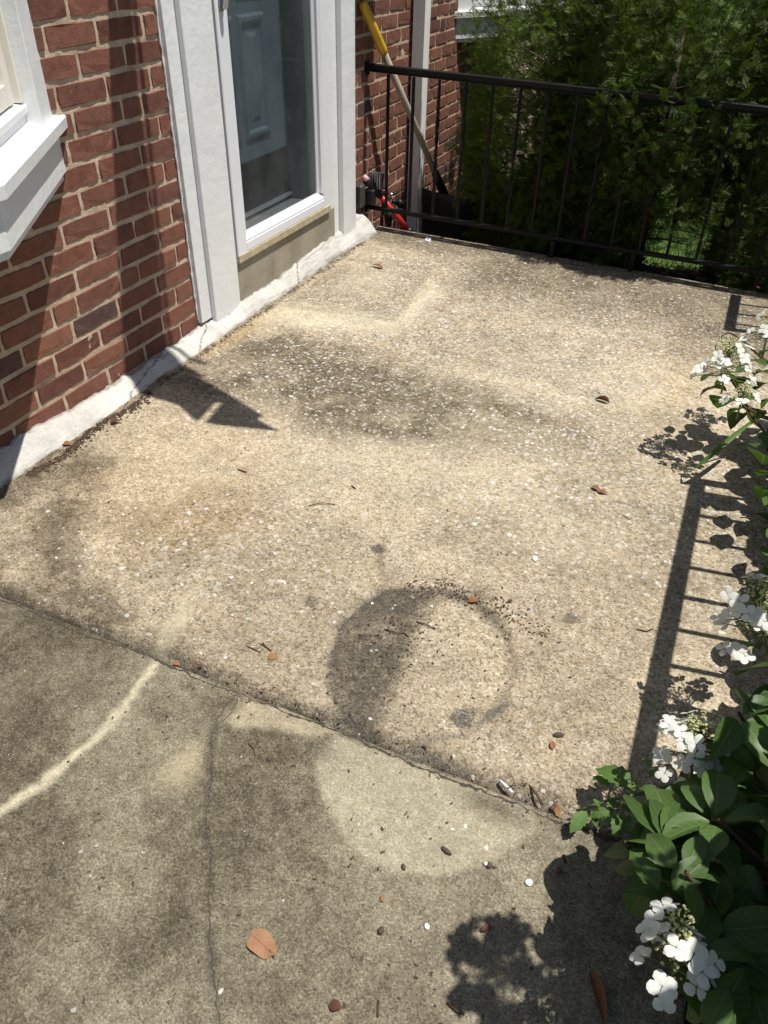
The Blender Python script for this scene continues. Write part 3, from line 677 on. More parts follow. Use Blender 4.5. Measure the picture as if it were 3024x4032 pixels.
# ------------------------------------------------------------------ downspout
DS = empty('downspout', 'white corrugated downspout running down the brick wall', 'downspout', (.05, 2.1, 0))
prof = []
y0s, y1s, x0s, x1s = 2.045, 2.125, .012, .075
n_ = 6
for k in range(n_*2+1):
    t_ = k/(n_*2); prof.append((x0s+(x1s-x0s)*t_, y0s+(.0035 if k % 2 else 0)))
for k in range(1, 7):
    t_ = k/6; prof.append((x1s+(-.003 if k in (2, 4) else 0), y0s+(y1s-y0s)*t_))
prof += [(x0s, y1s)]
MB().prism(None, [[(x, y, z) for x, y in prof] for z in (-.36, 1.8)]).build('pipe', m_spout, DS)
MB().box((.0, y0s-.004, 1.24), (x1s+.003, y1s+.004, 1.275), .001).build('strap', m_spout, DS)

# ------------------------------------------------------------------ railings
def bar(mb, p, q, wx, wy): mb.box((min(p[0], q[0])-wx, min(p[1], q[1])-wy, min(p[2], q[2])), (max(p[0], q[0])+wx, max(p[1], q[1])+wy, max(p[2], q[2])), .0015)
def baluster(parent, x, y, z0, z1, twisted):
    mb = MB(); r = .0072
    if twisted:
        pts = []; tw = []
        n = 34
        pts = [(x, y, z0+(z1-z0)*k/n) for k in range(n+1)]
        V = []; F = []; th = 0
        for k, p in enumerate(pts):
            f_ = k/n
            if .22 < f_ < .45 or .55 < f_ < .78: th += .42
            for c in range(4):
                a = th+math.pi/4+c*math.pi/2; V.append((p[0]+r*1.3*math.cos(a), p[1]+r*1.3*math.sin(a), p[2]))
        for k in range(n):
            for c in range(4): F.append((k*4+c, k*4+(c+1) % 4, k*4+4+(c+1) % 4, k*4+4+c))
        mb.add(V, F)
    else: mb.box((x-.0065, y-.0065, z0), (x+.0065, y+.0065, z1), .001)
    o = mb.build('baluster', m_iron, parent)
    if twisted: o['label'] = 'twisted baluster'
RY = 1.510
PR = empty('porch_railing', 'black iron railing across the back of the porch in front of the evergreens', 'railing', (1, RY, 0))
def sloped(name, y, h0, h1, hw, x0, x1, parent):
    def fn(x, yy, z): return (x, yy, z-SLOPE*x)
    MB().box((x0, y-hw, h0), (x1, y+hw, h1), .003, fn).build(name, m_iron, parent)
sloped('top_rail', RY, .715, .739, .016, .008, 2.10, PR)
sloped('rail_channel', RY, .706, .7148, .009, .02, 2.08, PR)
sloped('bottom_rail', RY, .084, .104, .010, .008, 2.08, PR)
for k in range(16):
    x = .112+.1272*k; baluster(PR, x, RY, .1055-SLOPE*x, .703-SLOPE*x, k % 3 == 2)
for x in (.985, 1.365, 2.08): MB().box((x-.011, RY-.011, -.05), (x+.011, RY+.011, .0825-SLOPE*x), .001).build('leg', m_iron, PR)
MB().box((2.068, RY-.016, .0), (2.10, RY+.016, .70), .002).build('post', m_iron, PR)
MB().box((.0, RY-.02, .690), (.009, RY+.02, .748), .001).build('wall_bracket', m_iron, PR)
MB().box((.0, RY-.016, .076), (.009, RY+.016, .112), .001).build('wall_bracket', m_iron, PR)
SX = 2.08; GZ = -SLOPE*SX
def side_rail(name, label, y0, y1, bal, posts):
    r = empty(name, label, 'railing', (SX, (y0+y1)/2, 0), 'side railings of the porch')
    MB().box((SX-.019, y0, .664), (SX+.019, y1, .692), .003).build('top_rail', m_iron, r)
    MB().box((SX-.012, y0, .06), (SX+.012, y1, .082), .002).build('bottom_rail', m_iron, r)
    for i, y in enumerate(bal): baluster(r, SX, y, .0825, .665, i % 3 == 1)
    for y in posts: MB().box((SX-.016, y-.016, GZ-.05), (SX+.016, y+.016, .6635), .002).build('post', m_iron, r)
    return r
side_rail('side_railing', 'black iron side railing behind the far hydrangea, next to the back railing', 1.055, 1.485, [1.139, 1.257, 1.375], [1.072])
side_rail('side_railing', 'black iron side railing behind the near hydrangea, casting the long bar shadow', -1.40, -.105, [-.30+.12*1-.12*k for k in range(10)], [-.122, -1.385])

# ------------------------------------------------------------------ unseen flag and guessed box, added above the frame to cast shadows
FLG = empty('flag', 'unseen limp navy flag on an angled pole above the doorway, shaped to cast the arrow shadow', 'flag', (.3, -.1, 1.9))
MB().tube([(.0, -.03, 1.90), (.55, -.03, 2.45), (1.16, -.03, 3.06)], .011, 8).build('pole', m_wood, FLG)
MB().box((-.002, -.06, 1.84), (.03, .0, 1.95), .004).build('bracket', m_iron, FLG)
def up(x, y, z, t): return (x+t, y+.16*t, z+3.04*t)
# rows of (right edge, left edge) shadow points and the run along the sun ray
rows = [((0, -.100, 1.15), .37, (0, -.19, 1.15), .30), ((0, -.139, .88), .50, (0, -.262, .86), .40), ((0, -.155, .60), .64, (0, -.315, .62), .50),
        ((0, -.170, .35), .76, (0, -.365, .38), .58), ((.0, -.20, .06), .90, (.0, -.425, .06), .66), ((.075, -.228, 0), .93, (.087, -.475, 0), .66),
        ((.125, -.275, 0), .90, (.18, -.474, 0), .62), ((.228, -.302, -.004), .82, (.245, -.478, -.004), .60), ((.312, -.331, -.006), .77, (.335, -.528, -.006), .585), ((.33, -.338, -.006), .76, (.357, -.533, -.006), .58), ((.352, -.346, -.006), .75, (.381, -.530, -.006), .575),
        ((.43, -.378, -.008), .70, (.44, -.522, -.008), .56), ((.521, -.414, -.01), .66, (.505, -.498, -.009), .55)]
V = []; F = []
for (a, ta, b, tb) in rows:
    for k in range(4):
        f_ = k/3; p = np.array(a)*(1-f_)+np.array(b)*f_; V.append(up(*p, ta*(1-f_)+tb*f_))
for i in range(len(rows)-1):
    for k in range(3):
        if not (i == 9 and k > 0): F.append((i*4+k, i*4+k+1, i*4+5+k, i*4+4+k))
V.append(up(.612, -.471, -.011, .50)); F.append((len(V)-2, (len(rows)-2)*4+3, len(V)-1)); F.append((len(V)-2, len(V)-1, len(V)-4)) 
fo = mk('shadow_cloth', V, F, m_cloth, FLG); md = fo.modifiers.new('solid', 'SOLIDIFY'); md.thickness = .004
V = [up(.128, -.292, 0, .88), up(.21, -.283, 0, .84), up(.20, -.262, 0, .84), up(.17, -.262, 0, .86), up(.165, -.252, 0, .86), up(.08, -.228, 0, .9)]  # loose piece added to fill out the corner of the arrow shadow
fo = mk('shadow_corner', V, [(0, 1, 2, 3, 4, 5)], m_cloth, FLG); md = fo.modifiers.new('solid', 'SOLIDIFY'); md.thickness = .004
MBX = empty('guessed_mailbox', 'dark unseen box guessed above the brick beside the door casing, added to cast its shadow', 'guessed_mailbox', (.06, 1.46, 1.2))
MB().box((.0, 1.315, 1.085), (.125, 1.61, 1.40), .006).build('box', m_blackp, MBX)
MB().prism(None, [[(.0, y, 1.455), (.0, y, 1.401), (.140, y, 1.401), (.140, y, 1.415)] for y in (1.31, 1.615)]).build('lid', m_blackp, MBX)

# ------------------------------------------------------------------ shovel, string trimmer, faucet
SH = empty('snow_shovel', 'black snow shovel with yellow grip leaning on the brick wall', 'shovel', (.1, 1.9, -.3))
hb = at(1380+1150*.3014, 440+900*.3014, y=2.0); ht = at(1380+150*.3014, 6, y=1.40)
hd = ht-hb; yj = hb+hd*((at(1380+425*.3014, 690*.3014, y=1.52)[2]-hb[2])/hd[2])
MB().tube([hb-hd*.09, hb+(yj-hb)*.5, yj], [.0155, .0165, .0165], 12).build('shaft', m_wood, SH, True)
MB().tube([yj-hd*.002, yj+(ht-yj)*.03, ht-hd*.02, ht], [.0195, .0205, .0205, .017], 12).build('grip', m_yellow, SH, True)
V = []; F = []; nb = 12
for i in range(nb+1):
    for j in range(nb+1):
        a = i/nb; b = j/nb
        x = .118+.32*a; z = .098-.035*a*a-.01*(1-a)-.44*b
        y = 2.0-.055*math.sin(math.pi*a)+.06*b+.02*math.cos(a*math.pi*4)*.2
        V.append((x, y, z))
for i in range(nb):
    for j in range(nb): q = i*(nb+1)+j; F.append((q, q+nb+1, q+nb+2, q+1))
bl = mk('blade', V, F, m_blackp, SH, True); md = bl.modifiers.new('solid', 'SOLIDIFY'); md.thickness = .006
MB().tube([hb+hd*.06, hb, hb-hd*.13], [.021, .023, .026], 10).build('socket', m_blackp, SH, True)

dd = lambda x, y, yy: at(1380+x*.3014, 440+y*.3014, y=yy)
ST = empty('string_trimmer', 'upturned string trimmer with red shaft and pink cap by the door casing', 'trimmer', (.1, 1.6, 0))
c0 = dd(185, 855, 1.44); c1 = dd(300, 980, 1.49); c2 = dd(395, 1105, 1.535); c3 = dd(640, 1400, 1.60); c4 = dd(740, 1530, 1.635); c5 = dd(800, 1590, 1.65)
ax = (c2-c0)/np.linalg.norm(c2-c0)
MB().tube([c0-ax*.004, c0+ax*.012, c0+ax*.016], [.013, .015, .015], 14).build('cap', m_pink, ST, True)
MB().tube([c0+ax*.015, c0+ax*.03, c1, c2-ax*.015, c2+ax*.004], [.0175, .020, .021, .020, .014], 14).build('grip', m_blackp, ST, True)
MB().tube([c2, c3, c4], [.0135, .0135, .0135], 14).build('shaft', m_red, ST, True)
MB().tube([c4, (c4+c5)/2, c5, c5+(c5-c4)*1.2], [.016, .02, .018, .014], 10).build('head', m_blackp, ST, True)
e1 = dd(395, 900, 1.52); mb = MB()
mb.box(tuple(e1-np.array([.045, .02, .032])), tuple(e1+np.array([.012, .02, .026])), .008); mb.build('engine_cover', m_greyp, ST)
e2 = dd(330, 880, 1.50); mb = MB()
for k in range(5): mb.box(tuple(e2+np.array([-.03+.013*k, -.012, -.045])), tuple(e2+np.array([-.024+.013*k, .018, .030])), .001)
mb.build('cooling_fins', m_alu, ST)
mb = MB(); e3 = dd(120, 1050, 1.405); mb.box(tuple(e3-np.array([.05, .02, .075])), tuple(e3+np.array([.022, .03, .04])), .012); mb.build('fuel_tank', m_greyp, ST)
mb = MB(); e4 = dd(270, 1090, 1.46); mb.box(tuple(e4-np.array([.035, .015, .05])), tuple(e4+np.array([.02, .02, .03])), .008); mb.build('starter_housing', m_blackp, ST)
mb = MB(); mb.tube([dd(150, 1240, 1.42), dd(160, 1350, 1.42), dd(215, 1470, 1.43), dd(310, 1500, 1.45), dd(330, 1480, 1.46)], .007, 8); mb.build('guard_loop', m_blackp, ST, True)
mb = MB(); mb.tube([dd(415, 850, 1.52), dd(420, 840, 1.52)+np.array([0, -.004, .016])], [.013, .012], 12); mb.build('fuel_cap', m_greyp, ST, True)

FA = empty('garden_faucet', 'chrome hose bib with black hose splitter low on the brick wall', 'faucet', (.05, 1.75, .05))
f0 = dd(525, 1170, 1.72)
MB().tube([(-.005, f0[1]+.01, f0[2]+.005), tuple(f0)], [.014, .014], 10).build('spout_body', m_chrome, FA, True)
MB().ball(f0, .017, 12, 8).build('valve', m_chrome, FA, True)
MB().tube([f0+np.array([0, 0, .01]), f0+np.array([.0, 0, .034])], [.006, .006], 8).add([], []).tube([f0+np.array([0, 0, .034]), f0+np.array([0, 0, .044])], [.020, .018], 12).build('handle', m_chrome, FA, True)
f1 = dd(625, 1180, 1.76); MB().tube([f0, f1], [.010, .012], 10).tube([f1, f1+np.array([.004, .03, -.02])], [.020, .020], 10).build('splitter', m_blackp, FA, True)
f2 = dd(510, 1410, 1.70); MB().tube([dd(505, 1300, 1.70), f2], [.017, .019], 10).tube([f2, f2+np.array([0, 0, -.035])], [.014, .012], 10).build('hose_connector', m_blackp, FA, True)
f3 = dd(600, 1290, 1.74); MB().box(tuple(f3-np.array([.02, .01, .008])), tuple(f3+np.array([.03, .01, .012])), .004).build('timer_cap', m_greyp, FA)

# ------------------------------------------------------------------ arborvitae
def frond_template(seed):
    r = np.random.default_rng(seed); V = []; F = []
    def sp(p, d, l, wd):
        p = np.array(p, float); d = np.array(d, float); d /= np.linalg.norm(d); n = np.array([-d[1], d[0]])
        o = len(V); a = p+d*l*.45
        for q in (p-n*wd*.35, a-n*wd*.5, p+d*l, a+n*wd*.5): V.append((q[0], q[1], r.normal(0, .012)))
        F.append((o, o+1, o+2, o+3))
    sp((0, 0), (1, 0), 1.0, .04)
    for k in range(7):
        t = .12+.82*k/7; L = .42*(1-t)**.55+.06
        for sgn in (1, -1):
            ang = sgn*r.uniform(.55, .85); p = (t+r.normal(0, .015), 0); d = np.array([math.cos(ang), math.sin(ang)])
            sp(p, d, L*r.uniform(.8, 1.15), .042)
            if L > .27:
                for q in (.5,):
                    pp = np.array(p)+d*L*q; a2 = ang+r.choice([-1, 1])*r.uniform(.5, .8); sp(pp, (math.cos(a2), math.sin(a2)), L*.42*r.uniform(.7, 1.1), .04)
    return np.array(V), np.array(F)
FT = [frond_template(s) for s in (1, 2, 3)]
def instance(temps, P, X, Y, sc, rg):
    """copy a template to many frames; P (n,3), X,Y unit axes, sc scale"""
    VV = []; FF = []; off = 0; Z = np.cross(X, Y); pick = rg.integers(0, len(temps), len(P))
    for ti, (tv, tf) in enumerate(temps):
        m = pick == ti; n = m.sum()
        if not n: continue
        W = P[m][:, None]+sc[m][:, None, None]*(tv[None, :, 0:1]*X[m][:, None]+tv[None, :, 1:2]*Y[m][:, None]+tv[None, :, 2:3]*Z[m][:, None])
        VV.append(W.reshape(-1, 3)); FF.append((tf[None]+(np.arange(n)*len(tv))[:, None, None]).reshape(-1, tf.shape[1])+off); off += n*len(tv)
    return np.vstack(VV), np.vstack(FF)
def nrm(a): return a/np.linalg.norm(a, axis=-1, keepdims=True)
def arborvitae(label, cx, cy, R, H, n, seed, zb=-.05, gap=None, lean=(0, 0), dead=0):
    rg = np.random.default_rng(seed); root = empty('arborvitae', label, 'evergreen', (cx, cy, -.3), 'arborvitae row behind the railing')
    N = n*2; th = rg.uniform(0, 2*math.pi, N); z = zb+(H-zb)*rg.beta(1.0, 1.9, N)
    lump = .60+.46*vnoise(th*1.3*R, z, 4.6, seed+3)+.24*vnoise(th*2*R, z, 11, seed+4)
    prof = np.clip(1-.55*np.clip((z-.9)/(H-.9), 0, 1)**1.4, .05, 1)*(.74+.26*sst(zb-.1, zb+.45, z))
    rr = R*lump*prof*(1-.5*rg.beta(1, 2.6, N))
    P = np.stack([cx+rr*np.cos(th)+lean[0]*z, cy+rr*np.sin(th)+lean[1]*z, z+rg.normal(0, .03, N)], -1)
    keep = np.ones(N, bool)
    if gap is not None: keep &= ~gap(P)
    keep &= P[:, 1] > 1.40-.12*(P[:, 2] > .75)
    keep &= P[:, 2] < 3.04*P[:, 0]+.10+.12*vnoise(P[:, 1], P[:, 2], 9, 3)
    keep &= P[:, 0] > .03
    if seed == 11: keep &= (P[:, 0] > np.where(P[:, 2] > .72, .45, .40)-.12*vnoise(P[:, 2], P[:, 1], 8, 9)) | ((P[:, 2] < .34) & (P[:, 0] > .16))
    P = P[keep][:n]; th = th[keep][:n]; k = len(P)
    out = np.stack([np.cos(th), np.sin(th), np.zeros(k)], -1)
    X = nrm(out*rg.uniform(.5, 1.1, (k, 1))+np.array([0, 0, 1])*rg.normal(.25, .55, (k, 1))+rg.normal(0, .35, (k, 3)))
    side = nrm(np.cross(X, rg.normal(0, 1, (k, 3))*.5+np.stack([-np.sin(th), np.cos(th), np.zeros(k)], -1)))
    Yv = nrm(np.cross(side, X)); sc = rg.uniform(.042, .085, k)
    V, F = instance(FT, P, X, Yv, sc, rg)
    c = mkfast('crown', V-np.array(root.location), F, m_arb); c.parent = root
    mb = MB(); mb.tube([(cx, cy, -.36), (cx+.01, cy, .4), (cx, cy, H*.62)], [.045, .036, .012], 8); mb.build('trunk', m_bark, root, True)
    mb = MB()
    for i in range(60):
        t = rg.uniform(0, 2*math.pi); z0 = rg.uniform(-.12, H*.45); L = R*rg.uniform(.45, .95)
        a = np.array([cx, cy, z0]); d = np.array([math.cos(t), math.sin(t), rg.uniform(.05, .5)])
        mb.tube([a, a+d*L*.5, a+d*L+np.array([0, 0, -.03])], [.007, .005, .002], 5, False)
        for q in range(3):
            s_ = a+d*L*rg.uniform(.4, .9); e = s_+np.array([rg.normal(0, .07), rg.normal(0, .07), rg.uniform(-.08, .06)])
            if e[1] > 1.45: mb.tube([s_, (s_+e)/2, e], [.003, .002, .001], 4, False)
    mb.build('branches', m_bark, root, True)
    if dead:
        k = dead; idx = rg.integers(0, len(P), k); V, F = instance(FT, P[idx], X[idx], Yv[idx], sc[idx]*.6, rg)
        c = mkfast('dry_sprays', V-np.array(root.location), F, m_dead); c.parent = root
def gapf(P): return (P[:, 2] < .19) & (P[:, 0] > 1.36) & (P[:, 0] < 1.70)
arborvitae('dark arborvitae nearest the downspout, its sunlit tips against the brick wall', .80, 2.22, .54, 1.45, 17500, 11, -.16, None, (0, 0), 3)
arborvitae('dense arborvitae in the middle of the row hanging over the railing', 1.32, 2.04, .54, 1.5, 15500, 12, -.12, gapf, (0, 0), 8)
arborvitae('arborvitae at the right end of the row beside the side railing', 2.05, 2.12, .54, 1.5, 12000, 13, -.22, gapf, (0, 0), 0)
arborvitae('paler arborvitae farthest back behind the right end of the row', 2.55, 3.5, .75, 2.6, 4000, 14, -.25, None, (0, 0), 0)
arborvitae('arborvitae standing back behind the middle of the row', 1.00, 3.05, .62, 2.4, 4000, 15, .15, None, (0, 0), 0)

arborvitae('slim arborvitae in the back row behind the downspout side', .80, 3.75, .55, 2.0, 3500, 16, -.1, None, (0, 0), 0)
arborvitae('rounded arborvitae in the back row behind the middle gap', 1.75, 4.3, .7, 2.2, 3500, 17, .25, None, (0, 0), 0)

# lawn grass seen under the hedge
rg = np.random.default_rng(5); n = 16000
P = np.stack([rg.uniform(.3, 3.0, n), rg.uniform(2.3, 4.6, n), np.full(n, -.345)], -1)
tv = np.array([(0, -.06, 0), (0, .06, 0), (.6, .045, .08), (.6, -.045, .08), (1, 0, .2)]); tf = np.array([(0, 1, 2, 3), (3, 2, 4, 4)])
X = nrm(np.stack([rg.normal(0, .45, n), rg.normal(0, .45, n), np.ones(n)], -1)); Yv = nrm(np.cross(X, rg.normal(0, 1, (n, 3))))
T3 = [(tv, np.array([(0, 1, 2), (0, 2, 3), (3, 2, 4)]))]
V, F = instance(T3, P, X, Yv, rg.uniform(.03, .065, n), rg); tag(mkfast('grass', V, F, m_grassm), 'sunlit green lawn grass seen under the hedge', 'grass', kind='stuff')

# ------------------------------------------------------------------ hydrangeas
def leaf_mesh(name, mat, serr, seed, fold=.16, arch=.10, curl=.0, ptip=1.0, segs=7):
    r = np.random.default_rng(seed); V = []; F = []; UV = []; cols = (-1, -.5, 0, .5, 1)
    for i in range(segs+1):
        u = i/segs; wd = (math.sin(math.pi*min(1, u**.82*.985+.015))**.85)*.5 if 0 < u < 1 else .012
        for v in cols:
            ww = wd
            if serr and abs(v) == 1 and 0 < i < segs: ww = wd*(1.0 if i % 2 else .80)
            x = u+(serr*.02 if abs(v) == 1 and i % 2 else 0); y = v*ww
            z = fold*abs(v)*wd + arch*math.sin(math.pi*u)-curl*u*u + (r.normal(0, .008) if abs(v) == 1 else 0)+.012*math.sin(u*20)*abs(v)
            V.append((x, y, z)); UV.append((u, v*.5+.5))
    for i in range(segs):
        for j in range(4): q = i*5+j; F.append((q, q+5, q+6, q+1))
    me = bpy.data.meshes.new(name); me.from_pydata(V, [], F); l = me.uv_layers.new(name='UVMap')
    idx = np.empty(len(me.loops), int); me.loops.foreach_get('vertex_index', idx); l.data.foreach_set('uv', np.array(UV)[idx].ravel())
    me.materials.append(mat); me.polygons.foreach_set('use_smooth', [True]*len(me.polygons)); me.update(); return me
HL = [leaf_mesh('leaf', m_leaf, 0, s, f, a, c) for s, f, a, c in ((1, .22, .08, 0), (2, .12, .13, .03), (3, .30, .05, 0), (4, .18, .16, .05), (5, .08, .06, .0))]
WLm = [leaf_mesh('leaf', m_weed, 1, s, f, a, 0, 1, 11) for s, f, a in ((1, .12, .06), (2, .22, .1), (3, .05, .12))]
def place_leaf(parent, B, T, width, roll=0.0, meshes=HL, name='leaf', up=(0, 0, 1)):
    B = Vector(B); T = Vector(T); x = T-B; L = x.length; x.normalize(); z = Vector(up); y = z.cross(x)
    if y.length < .05: y = Vector((0, 1, 0))
    y.normalize(); z = x.cross(y); R = Matrix((x*L, y*width, z*L)).transposed()
    R = R.to_4x4(); R.translation = B; R = R @ Matrix.Rotation(0, 4, 'X')
    if roll:
        ca, sa = math.cos(roll), math.sin(roll); y2 = y*ca+z*sa; z2 = z*ca-y*sa
        R = Matrix((x*L, y2*width, z2*L)).transposed().to_4x4(); R.translation = B
    o = bpy.data.objects.new(name, random.choice(meshes)); COL.objects.link(o); o.parent = parent
    pl = Matrix.Translation(-Vector(parent.location)); o.matrix_local = pl @ R; return o

def petal_mesh(seed):
    r = np.random.default_rng(seed); V = []; F = []
    for k in range(4):
        a = k*math.pi/2+r.normal(0, .12); L = r.uniform(.88, 1.08); wd = r.uniform(.82, .98); tilt = r.uniform(-.05, .35); o = len(V)
        ca, sa = math.cos(a), math.sin(a)
        for (u, v) in ((.04, 0), (.3, -.36), (.3, .36), (.62, -.5), (.62, 0), (.62, .5), (.9, -.3), (.9, .3), (1.0, 0)):
            x = u*L; y = v*wd*.92; z = tilt*u*.6+.10*math.sin(u*3)-.22*v*v
            V.append((x*ca-y*sa, x*sa+y*ca, z+.02*k))
        F += [(o, o+1, o+4), (o, o+4, o+2), (o+1, o+3, o+4), (o+2, o+4, o+5), (o+3, o+6, o+4), (o+4, o+7, o+5), (o+4, o+6, o+8), (o+4, o+8, o+7)]
    me = bpy.data.meshes.new('floret'); me.from_pydata(V, [], F); me.materials.append(m_petal); me.polygons.foreach_set('use_smooth', [True]*len(F)); me.update(); return me
PM = [petal_mesh(s) for s in range(5)]
def flower(parent, C, axis, Lh, Rh, nf, nb, seed, fs=.018):
    """panicle: C centre of its base, axis direction, length, radius"""
    rg = np.random.default_rng(seed); C = np.array(C, float); ax = nrm(np.array(axis, float)); t1 = nrm(np.cross(ax, [.3, 1, .1])); t2 = np.cross(ax, t1)
    mb = MB(); mb.tube([C-ax*.06, C+ax*Lh*.5, C+ax*Lh], [.003, .0022, .001], 6, False)
    bud = MB(); pos = []
    octF = [(0, 2, 4), (2, 1, 4), (1, 3, 4), (3, 0, 4), (2, 0, 5), (1, 2, 5), (3, 1, 5), (0, 3, 5)]
    for i in range(nb):
        h = rg.uniform(0.02, 1)**.8; rad = Rh*(1-.62*h)*rg.uniform(.15, .85)**.7; a = rg.uniform(0, 2*math.pi)
        p = C+ax*Lh*h+(t1*math.cos(a)+t2*math.sin(a))*rad; r = rg.uniform(.0016, .0032)
        bud.add([p+np.array(q)*r for q in ((1, 0, 0), (-1, 0, 0), (0, 1, 0), (0, -1, 0), (0, 0, 1), (0, 0, -1))], octF)
        if i % 5 == 0: mb.tube([C+ax*Lh*h*.8, p], .0009, 4, False)
    fl = []
    for i in range(nf):
        h = rg.uniform(-.15, .88); a = i*2.4+rg.normal(0, .3); rad = Rh*(1.12-.55*max(h, 0))*rg.uniform(.8, 1.12)
        d = t1*math.cos(a)+t2*math.sin(a); p = C+ax*Lh*h+d*rad; n = nrm(d*.7+ax*.45+np.array([0, 0, .55])+rg.normal(0, .22, 3)); fl.append((p, n))
        mb.tube([C+ax*Lh*max(h-.12, -.05), C+ax*Lh*h+d*rad*.6, p], .001, 4, False)
    st = mb.build('flower_head', m_stem, parent, True)
    b_ = bud.build('buds', m_bud, None); b_.parent = st
    for p, n in fl:
        o = bpy.data.objects.new('floret', random.choice(PM)); COL.objects.link(o); o.parent = st
        q = Vector(n).to_track_quat('Z', 'X').to_matrix() @ Matrix.Rotation(random.uniform(0, 6.28), 3, 'Z'); s_ = fs*random.uniform(.82, 1.15)
        R = (q*s_).to_4x4(); R.translation = Vector(p); o.matrix_local = R      # st sits at the world frame
    return st
BND = [(1200, 2930), (1400, 2830), (1600, 2860), (1750, 2930), (2100, 2960), (2420, 2985), (2600, 2900), (2750, 2900), (2900, 2760), (3050, 2560), (3200, 2470), (3350, 2420), (3600, 2460), (3750, 2640), (4032, 2760), (4300, 2760)]
CAN = .10
XS = [(-2.4, 1.76), (-1.5, 1.76), (-1.36, 1.80), (-1.22, 1.95), (-1.0, 1.97), (-.3, 1.98), (-.1, 1.91), (.1, 1.90), (.4, 2.02), (.9, 2.12)]
def okpix(p):
    d = np.asarray(p)-CP
    if np.linalg.norm(d) < .42: return False
    if d@_f < .05: return True
    x, y = pix(p); b = np.interp(y, [q[0] for q in BND], [q[1] for q in BND])
    inframe = x < 3080 and -60 < y < 4090
    if inframe and p[2] > .30: return False
    return x > b and p[0]-p[2]/3.04 > np.interp(p[1], [q[0] for q in XS], [q[1] for q in XS])
def whorl(parent, P, n, L, rg, stems, base, hang=.35):
    ok = 0; a0 = rg.uniform(0, 6.28)
    for k in range(n):
        a = a0+k*2*math.pi/n+rg.normal(0, .25); l = L*rg.uniform(.75, 1.15); d = np.array([math.cos(a), math.sin(a), rg.uniform(-hang, .25)])
        B = P+d*.012+np.array([0, 0, -.004*k]); T = B+d*l
        if okpix(T) and okpix((B+T)/2) and T[2] > -.07:
            place_leaf(parent, B, T, l*rg.uniform(.5, .66), rg.normal(0, .35)); ok += 1
    if ok: stems.tube([base, (np.array(base)+P)/2+rg.normal(0, .03, 3), P], [.005, .004, .003], 5, False)
    return ok
def bush(label, y0, y1, nleaf, seed, loc, H, nlow=40):
    rg = np.random.default_rng(seed); root = empty('hydrangea_shrub', label, 'hydrangea', loc, 'hydrangeas along the porch edge'); stems = MB()
    tries = 0; made = 0
    while made < nlow and tries < 9000:
        tries += 1
        P = np.array([rg.uniform(1.76, 2.16), rg.uniform(y0-.1, y1), rg.uniform(.02, .27)])
        if not okpix(P): continue
        x_, y_ = pix(P)
        if x_ > 3150 or y_ > 4150: continue
        made += whorl(root, P, int(rg.integers(4, 7)), rg.uniform(.065, .098), rg, stems, (rg.normal(2.3, .05), np.clip(P[1]+rg.normal(0, .1), y0, y1), -.08))
    nleaf += made; tries = 0
    while made < nleaf and tries < 6000:
        tries += 1
        P = np.array([rg.uniform(1.80, 2.65), rg.uniform(y0, y1), rg.uniform(.03, H)])
        if not okpix(P) or (P[2] > .2 and P[0]-P[2]/3.04 < np.interp(P[1], [q[0] for q in XS], [q[1] for q in XS])+CAN+.05): continue
        made += whorl(root, P, int(rg.integers(4, 7)), rg.uniform(.085, .125), rg, stems, (rg.normal(2.35, .05), np.clip(P[1]+rg.normal(0, .1), y0, y1), -.08))
    # the tall part of the bush beside the porch, outside the picture, shades what hangs over the slab
    m = 1100; P = np.stack([rg.uniform(1.85, 2.75, m), rg.uniform(y0, y1, m), rg.uniform(.3, H+.1, m)], -1)
    k = []
    for p in P:
        x_, y_ = pix(p) if (p-CP)@_f > .05 else (9e3, 0)
        k.append(x_ > 3170+300*max(0, 1.4-np.linalg.norm(p-CP))/.6 and p[0]-p[2]/3.04 > np.interp(p[1], [q[0] for q in XS], [q[1] for q in XS])+CAN and np.linalg.norm(p-CP) > .6)
    P = P[np.array(k)]; m = len(P); th = rg.uniform(0, 6.28, m)
    X = nrm(np.stack([np.cos(th), np.sin(th), rg.uniform(-.5, .2, m)], -1)); Yv = nrm(np.cross(np.array([0, 0, 1.0])+rg.normal(0, .3, (m, 3)), X))
    me = HL[1]; tv = np.empty(len(me.vertices)*3); me.vertices.foreach_get('co', tv); tv = tv.reshape(-1, 3)*np.array([1, .6, 1]); tf = np.array([list(q.vertices) for q in me.polygons])
    V, F = instance([(tv, tf)], P, X, Yv, rg.uniform(.08, .125, m), rg)
    c = mkfast('upper_leaves', V-np.array(root.location), F, m_leaf, None, True); c.parent = root; c['kind'] = 'stuff'
    return root, stems, rg
def explicit(root, stems, L, mesh=HL):
    for (bx, by, zb, tx, ty, zt, wf) in L:
        B = at(bx, by, h=zb); T = at(tx, ty, h=zt); l = np.linalg.norm(T-B); place_leaf(root, B, T, l*wf, 0, mesh)

